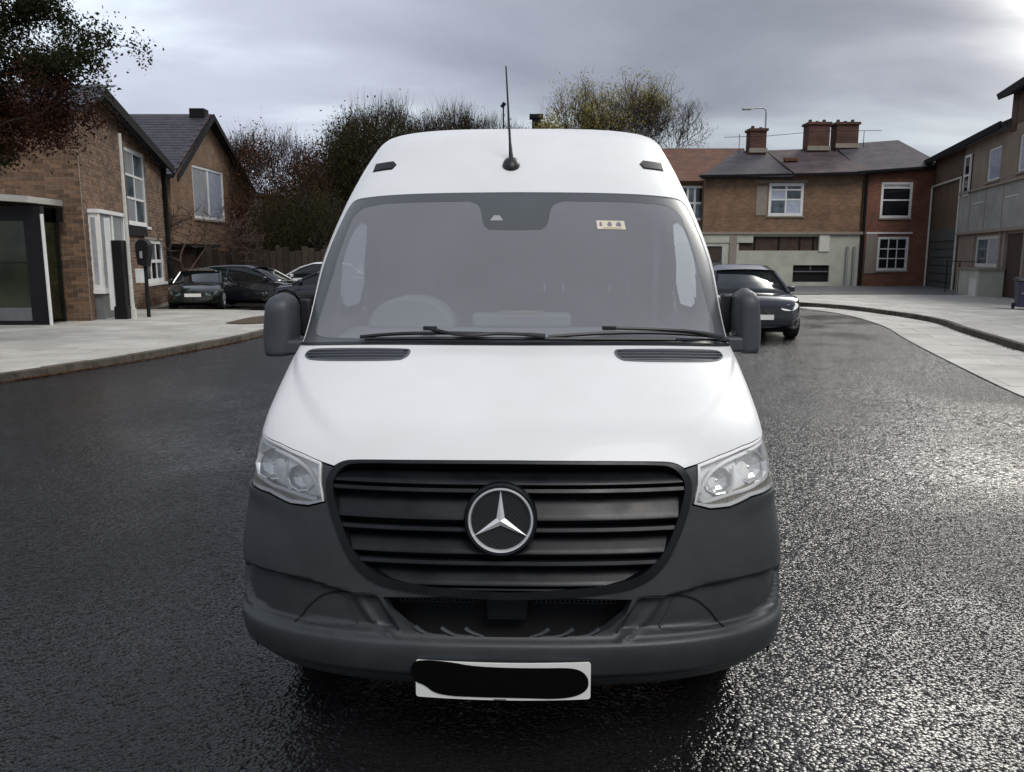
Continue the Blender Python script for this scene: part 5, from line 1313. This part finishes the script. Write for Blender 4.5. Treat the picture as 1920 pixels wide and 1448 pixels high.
# --- plate
px0, px1, pz0, pz1 = -.318, .293, .322, .458
def plate_pt(x, z, d): return Vector((x, -.022 - (z - pz0) * -.10 * 0 - d, z)) + Vector((0, .18 * x * x, 0))
def rrect(x0, x1, z0, z1, r, n=4):
    P = []
    for cx, cz, a0 in ((x1 - r, z1 - r, 0), (x0 + r, z1 - r, 90), (x0 + r, z0 + r, 180), (x1 - r, z0 + r, 270)):
        P += [(cx + r * math.cos(R(a0 + 90 * k / n)), cz + r * math.sin(R(a0 + 90 * k / n))) for k in range(n + 1)]
    return P
def flat_plate(name, P, m, d0, d1, parent, step=.05):
    V2, F, bd = fill(P, [], step); n = len(V2)
    V = [plate_pt(a, b, d1) for a, b in V2] + [plate_pt(a, b, d0) for a, b in V2]
    return mesh(name, V, [f for f in F] + [tuple(i + n for i in f[::-1]) for f in F] + [(a, a + n, b + n, b) for a, b in bd], m, parent)
npl = flat_plate('number_plate', rrect(px0, px1, pz0, pz1, .010), 'plate', -.004, .004, van)
blob = chaikin([(-.335, .405), (-.332, .445), (-.30, .463), (-.20, .461), (-.11, .446), (.12, .443), (.22, .443), (.262, .430), (.286, .400), (.285, .362), (.25, .337), (.18, .327), (.05, .333), (-.12, .333), (-.20, .333), (-.255, .342), (-.285, .368), (-.32, .378)], 2)
flat_plate('black_strip', blob, 'redaction', .0045, .0065, npl, .04)['label'] = 'black redaction strip covering the characters'  # redaction blot over the characters, added as a thin raised shape
flat_plate('maker_line', rrect(-.045, .0, .3225, .3265, .001, 1), 'greypanel', .0041, .0048, npl, .05)
box('plate_holder', (-.20, -.012, .335), (.18, .03, .45), 'plast', van)
# --- windscreen
gin_h = chaikin([(.1432, 2.5979), (.378, 2.600), (.58, 2.600), (.65, 2.575), (.69, 2.515)], 1, False) + [(.692, 2.45), (.70, 2.13)] + chaikin([(.755, 1.815), (.748, 1.765), (.70, 1.742), (.62, 1.728)], 2, False) + [(.4098, 1.716), (0, 1.712)]
notch = [(0, 2.388)] + chaikin([(.0825, 2.391), (.104, 2.420), (.112, 2.50), (.125, 2.575), (.1632, 2.6)], 2, False)
GIN = mirror(notch + gin_h[1:])
GLS = inset_poly(GLASS, .0025)
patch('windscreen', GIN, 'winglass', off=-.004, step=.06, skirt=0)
patch('windscreen_border', GLS, 'frit', [GIN], off=-.003, step=.03, skirt=.01)
patch('sensor_window', [(-.083, 2.452), (-.040, 2.4525), (-.052, 2.490), (-.071, 2.4895)], 'dash', off=-.001, step=.05, skirt=0)
st = patch('windscreen_sticker', [(.270, 2.395), (.375, 2.395), (.375, 2.455), (.270, 2.455)], 'sticker', off=-.0015, step=.05, skirt=0)
for a, w in ((.278, .012), (.306, .020), (.338, .024)):
    patch('sticker_mark', chaikin([(a, 2.415), (a + w, 2.415), (a + w * .8, 2.447), (a + w * .3, 2.445)], 1), 'ink', off=-.0005, step=.05, skirt=0, parent=st)
patch('sticker_mark', [(.29, 2.400), (.36, 2.400), (.36, 2.407), (.29, 2.407)], 'beige', off=-.0005, step=.05, skirt=0, parent=st)
# wipers and cowl
patch('cowl_strip', mirror([(0, 1.682), (.90, 1.688), (.90, 1.668), (0, 1.6605)]), 'black', off=.004, step=.05, skirt=.01)
def wiper(P, arm, knee):
    w = MB().tube([pos(u, t, .020) for u, t in catmull(P, 6)], .0085, 6).build('wiper_blade', 'black', van, smooth=True)
    mb = MB().tube([pos(u, t, .034) for u, t in catmull(arm, 6)], [.010] * 6 + [.008] * (len(catmull(arm, 6)) - 6), 6); mb.build('wiper_arm', 'black', w, smooth=True)
    p = pos(*knee, .032); MB().box(p - Vector((.03, .01, .008)), p + Vector((.03, .01, .010))).build('wiper_joint', 'black', w, bevel=.004)
wiper([(-.468, 1.700), (-.34, 1.720), (-.20, 1.727), (-.055, 1.722)], [(-.13, 1.690), (-.05, 1.705), (.03, 1.700), (.09, 1.686)][::-1] + [(-.24, 1.742)], (-.235, 1.744))
wiper([(.10, 1.703), (.26, 1.728), (.45, 1.733), (.76, 1.716)], [(.75, 1.690), (.60, 1.728), (.45, 1.740), (.27, 1.748)], (.275, 1.748))
MB().tube([pos(u, t, .014) for u, t in [(-.45, 1.690), (-.2, 1.694), (.1, 1.694), (.5, 1.694), (.86, 1.70)]], .008, 6).build('wiper_rubber', 'black', van)
# vents
for s in (1, -1):
    vo = side(vent_h, s); vi = side(inset_poly(vent_h, .010), s)
    vf = patch('bonnet_vent', vo, 'vent_pl', [vi], off=.003, disp=d_body, step=.02, skirt=.02)
    patch('vent_back', vo, 'black', off=-.022, step=.05, skirt=0, parent=vf)
    for k in range(4):
        t = 1.523 + k * .031; H = [p for p in inset_poly(vent_h, .009)]
        us = []
        for a, b in zip(H, H[1:] + H[:1]):
            if (a[1] - t) * (b[1] - t) <= 0 and a[1] != b[1]: us.append(a[0] + (b[0] - a[0]) * (t - a[1]) / (b[1] - a[1]))
        u0, u1 = min(us), max(us); sec = [(t + .020, -.018), (t + .006, .003), (t - .002, .004), (t - .006, -.012)]; V = []; n = 24
        for i in range(n + 1):
            u = (u0 + (u1 - u0) * i / n) * s
            for tt, o in sec: V.append(pos(u, tt, o, d_body))
        F = [(i * 4 + j, (i + 1) * 4 + j, (i + 1) * 4 + j + 1, i * 4 + j + 1)[::s] for i in range(n) for j in range(3)]
        mesh('vent_slat', V, F, 'vent_pl', vf)
    mk = patch('marker_recess', side(mark_h, s), 'marker', off=.002, disp=d_body, step=.05, skirt=.004)
    patch('marker_lens', side(inset_poly(mark_h, .012), s), 'marker', off=.005, disp=d_body, step=.05, skirt=.004, parent=mk)
# --- aerial
ab0 = pos(-.022, 2.945, 0); an_ = frame(-.022, 2.945)[1]
mb = MB(); prof = [(.0, .046), (.012, .045), (.024, .038), (.034, .026), (.040, .012), (.041, .004)]
def egg(h, r, n=20): return [ab0 + Vector((r * math.cos(2 * math.pi * k / n), 0, 0)) + Vector((0, -an_.z, an_.y)).normalized() * (-r * 1.35 * math.sin(2 * math.pi * k / n)) + an_ * h for k in range(n)]
V = []; [V.extend(egg(h, r)) for h, r in prof]; F = [(i * 20 + k, i * 20 + (k + 1) % 20, (i + 1) * 20 + (k + 1) % 20, (i + 1) * 20 + k) for i in range(5) for k in range(20)] + [tuple(range(100, 120))]
am = mesh('aerial', V, F, 'black', van, True)
top = ab0 + Vector((0, .04, .03)); MB().tube([top - Vector((0, 0, .01)), top + Vector((-.008, .02, .10)), top + Vector((-.030, .055, .49))], [.015, .007, .0042], 8).build('aerial_rod', 'black', am, smooth=True)
# --- sides, roof and back of the load body
YB = 6.0; ys = [0.] + [k / 40 for k in range(1, 41)]
def side_wall(s, ta, tb, m, name, nt):
    V = []; F = []; tt = [ta + (tb - ta) * i / nt for i in range(nt + 1)]
    for t in tt:
        p = Vector(S(s * 1.0, t)); yb = YB
        for f in ys: V.append((p.x, p.y + (yb - p.y) * f, p.z))
    K = len(ys)
    for i in range(nt):
        for k in range(K - 1):
            q = (i * K + k, i * K + k + 1, (i + 1) * K + k + 1, (i + 1) * K + k)
            cy = sum(V[j][1] for j in q) / 4; cz = sum(V[j][2] for j in q) / 4
            if 1.85 < cy < 2.55 and 1.50 + 0 < cz < 2.08 and cz < 1.55 + (cy - 1.45) * 1.1: continue
            if math.hypot(cy - .98, cz - .36) < .42 or math.hypot(cy - 4.7, cz - .36) < .42: continue
            F.append(q if s < 0 else q[::-1])
    return mesh(name, V, F, m, van, True)
for s in (1, -1):
    side_wall(s, 0.03, .42, 'plast', 'sill_panel', 8); side_wall(s, .42, T[-1], 'white', 'side_panel', 76)
    def xs_at(z):
        lo, hi = .2, 3.2
        for _ in range(30):
            mid_ = (lo + hi) / 2
            if S(1, mid_)[2] < z: lo = mid_
            else: hi = mid_
        return S(1, lo)[0]
    wo = chaikin([(1.66, 1.47), (2.66, 1.47), (2.68, 2.16), (2.10, 2.17), (1.84, 1.93), (1.70, 1.66)], 1); wi = chaikin([(1.86, 1.56), (2.52, 1.56), (2.53, 2.04), (2.20, 2.05), (2.0, 1.90), (1.90, 1.72)], 1)
    V2, F, bd = fill(wo, [wi], .1); fr_ = mesh('window_surround', [(s * (xs_at(z) + .008), y, z) for y, z in V2], [f if s > 0 else f[::-1] for f in F], 'black', van, True)
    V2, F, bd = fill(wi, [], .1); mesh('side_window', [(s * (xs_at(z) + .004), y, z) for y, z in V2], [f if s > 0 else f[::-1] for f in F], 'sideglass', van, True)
    for y in (.98, 4.7):
        V = []; n = 30
        for k in range(n + 1):
            a = math.pi * (-.08 + 1.16 * k / n)
            for r_ in (.375, .50): zz = .36 + r_ * math.sin(a); V.append((s * (xs_at(max(.42, zz)) + .006), y + r_ * math.cos(a), zz))
        mesh('wheel_arch', V, [(2 * k, 2 * k + 1, 2 * k + 3, 2 * k + 2)[::-s] for k in range(n)], 'plast', van, True)
    for y in (.98, 4.7):
        w = MB().tube([(s * .80, y, .345), (s * 1.0, y, .345)] if s > 0 else [(-1.0, y, .345), (-.80, y, .345)], .345, 36).build('wheel', 'rubber', van, smooth=True)
        xx = s * 1.004; MB().tube([(xx - .003, y, .345), (xx + .003, y, .345)], .21, 24).build('rim', 'steel', w)
V = []; nu = 48
for i in range(nu + 1):
    p = Vector(S(-1 + 2 * i / nu, T[-1])); V += [p, Vector((p.x, YB, p.z))]
mesh('roof_panel', V, [(2 * i, 2 * i + 2, 2 * i + 3, 2 * i + 1) for i in range(nu)], 'white', van, True)
_rd = [S(1, t)[::2] for t in [.12 + (T[-1] - .12) * k / 24 for k in range(25)]]; _rp = [(x * .996, z) for x, z in _rd] + [(-x * .996, z) for x, z in _rd[::-1]]
MB().prism(_rp[::-1], lambda a, b: (a, YB - .01, b), lambda a, b: (a, YB + .03, b)).build('rear_doors', 'white', van)
box('underbody', (-.80, .45, .30), (.80, 5.9, .42), 'deep', van); MB().tube([(-.8, .98, .35), (.8, .98, .35)], .05, 8).build('axle', 'deep', van)
box('splash_shield', (-.75, .40, .25), (.75, .9, .29), 'deep', van)
# --- cabin seen through the hazy glass
mb = MB()
prof = [(.98, 1.40), (1.02, 1.475), (1.30, 1.495), (1.48, 1.49), (1.58, 1.44), (1.62, 1.25), (1.62, .9)]
V = []; xs_ = [-.90, -.82, -.4, 0, .4, .82, .90]
for x in xs_:
    for y, z in prof: V.append((x, y + .10 * (abs(x) / .9) ** 2, z - (.05 if abs(x) > .85 else 0)))
K = len(prof); F = [(i * K + j, (i + 1) * K + j, (i + 1) * K + j + 1, i * K + j + 1) for i in range(len(xs_) - 1) for j in range(K - 1)]
mesh('dashboard', V, F, 'dash', van, True)
bn = []
for k in range(13):
    a = math.pi * k / 12; bn.append((-.52 + .215 * math.cos(a), 1.488 + .165 * math.sin(a) ** .9 if math.sin(a) > 0 else 1.488))
MB().prism(bn, lambda a, b: (a, 1.34, b), lambda a, b: (a, 1.58, b)).build('instrument_hood', 'dash', van, bevel=.02)
n = 28; MB().tube([(-.52 + .19 * math.cos(2 * math.pi * k / n), 1.70 + .10 * math.sin(2 * math.pi * k / n), 1.45 + .16 * math.sin(2 * math.pi * k / n)) for k in range(n + 1)], .014, 8).build('steering_wheel', 'black', van, smooth=True)
tr = box('dash_tray', (-.22, 1.44, 1.492), (.28, 1.62, 1.56), 'dash', van, bevel=.015); box('tray_paper', (-.08, 1.46, 1.562), (.14, 1.6, 1.568), 'beige', tr)
MB().tube([(.80 + .085 * math.cos(2 * math.pi * k / 20), 1.50, 1.545 + .045 * math.sin(2 * math.pi * k / 20)) for k in range(21)], .007, 6).build('grab_handle', 'black', van, smooth=True)
for x, w in ((-.52, .48), (.22, .44), (.64, .40)):
    se = box('seat', (x - w / 2, 2.15, .85), (x + w / 2, 2.62, 1.0), 'seat', van, bevel=.05)
    MB().prism(rrect(x - w / 2 + .02, x + w / 2 - .02, 1.0, 1.62, .08), lambda a, b: (a, 2.52 + (b - 1) * .12, b), lambda a, b: (a, 2.66 + (b - 1) * .12, b)).build('backrest', 'seat', se, bevel=.02)
    MB().prism(rrect(x - .13, x + .13, 1.68, 1.86, .05), lambda a, b: (a, 2.58, b), lambda a, b: (a, 2.68, b)).build('headrest', 'seat', se, bevel=.02)
    for dx in (-.06, .06): MB().tube([(x + dx, 2.63, 1.6), (x + dx, 2.63, 1.70)], .006, 6).build('headrest_post', 'chrome', se)
box('bulkhead', (-.86, 2.85, .6), (.86, 2.90, 2.25), 'cabin', van); box('headlining', (-.78, 2.2, 2.28), (.78, 2.85, 2.31), 'cabin', van)
box('cabin_floor', (-.93, .9, .62), (.93, 2.85, .66), 'seat', van)
for s in (1, -1):
    box('door_lining', (s * .945 - .012, 1.3, .7), (s * .945 + .012, 2.85, 1.46), 'cabin', van)
    box('pillar_trim', (s * .87 - .02, 2.58, 1.4), (s * .87 + .02, 2.66, 2.1), 'cabin', van)
box('mirror_mount', (.02, 1.60, 2.10), (.05, 1.63, 2.13), 'plate', van)
# --- door mirrors
def door_mirror(s, cx, z0, z1, w):
    sec = []; n = 16
    m_ = thing('x', 'x', 'x') if False else None
    H = z1 - z0; V = []; F = []; rows = 14; K = 20
    for i in range(rows + 1):
        f = i / rows; z = z0 + H * f
        ww = w * (.90 + .10 * math.sin(math.pi * min(1, f * 1.4))) * (1 - .0 * f); top = 1.0
        if f > .72: top = math.sqrt(max(0.02, 1 - ((f - .72) / .285) ** 2.4))
        if f < .10: top = .86 + .14 * math.sqrt(1 - ((.10 - f) / .10) ** 2)
        a = ww * .5 * top; b = .13 * (1 if f < .75 else top)
        for k in range(K):
            an = 2 * math.pi * k / K; ex = .55
            sx = math.copysign(abs(math.cos(an)) ** ex, math.cos(an)) * a; sy = math.copysign(abs(math.sin(an)) ** ex, math.sin(an)) * b * (.6 if math.sin(an) > 0 else 1)
            V.append((cx + sx + s * .012 * f * 0 - s * .02 * (f - .5) * (1 if True else 0) * .6, 1.22 + sy, z))
    for i in range(rows):
        for k in range(K): F.append((i * K + k, i * K + (k + 1) % K, (i + 1) * K + (k + 1) % K, (i + 1) * K + k))
    F.append(tuple(range(K))[::-1]); F.append(tuple(range(rows * K, rows * K + K)))
    o = mesh('door_mirror', V, F, 'mirror_pl', van, True)
    box('mirror_glass', (cx - w * .38, 1.30, z0 + .06), (cx + w * .38, 1.306, z1 - .06), 'chrome', o)
    xi = cx - s * w * .5
    box('mirror_inner_face', (min(xi - s * .045, xi + s * .010), 1.262, z0 + .078), (max(xi - s * .045, xi + s * .010), 1.298, z1 - .03), 'black', o, bevel=.012)
    MB().box((min(cx + s * .02, s * .93), 1.10, z0 + .005), (max(cx + s * .02, s * .93), 1.20, z0 + .075)).build('mirror_arm', 'mirror_pl', o, bevel=.015)
door_mirror(1, 1.088, 1.405, 1.70, .115)
door_mirror(-1, -1.112, 1.385, 1.675, .15)

# repeats of a kind share a group
for o in [o for o in bpy.data.objects if o.parent is None and 'category' in o]:
    k = o['category']
    if k == 'car': o['group'] = 'parked cars'
    elif k == 'house': o['group'] = 'houses along the street'
    elif k == 'tree' and 'foreground' not in o.name: o['group'] = 'trees behind the houses and the van'
    elif k == 'leaf litter': o['group'] = 'leaf litter in the gutters'
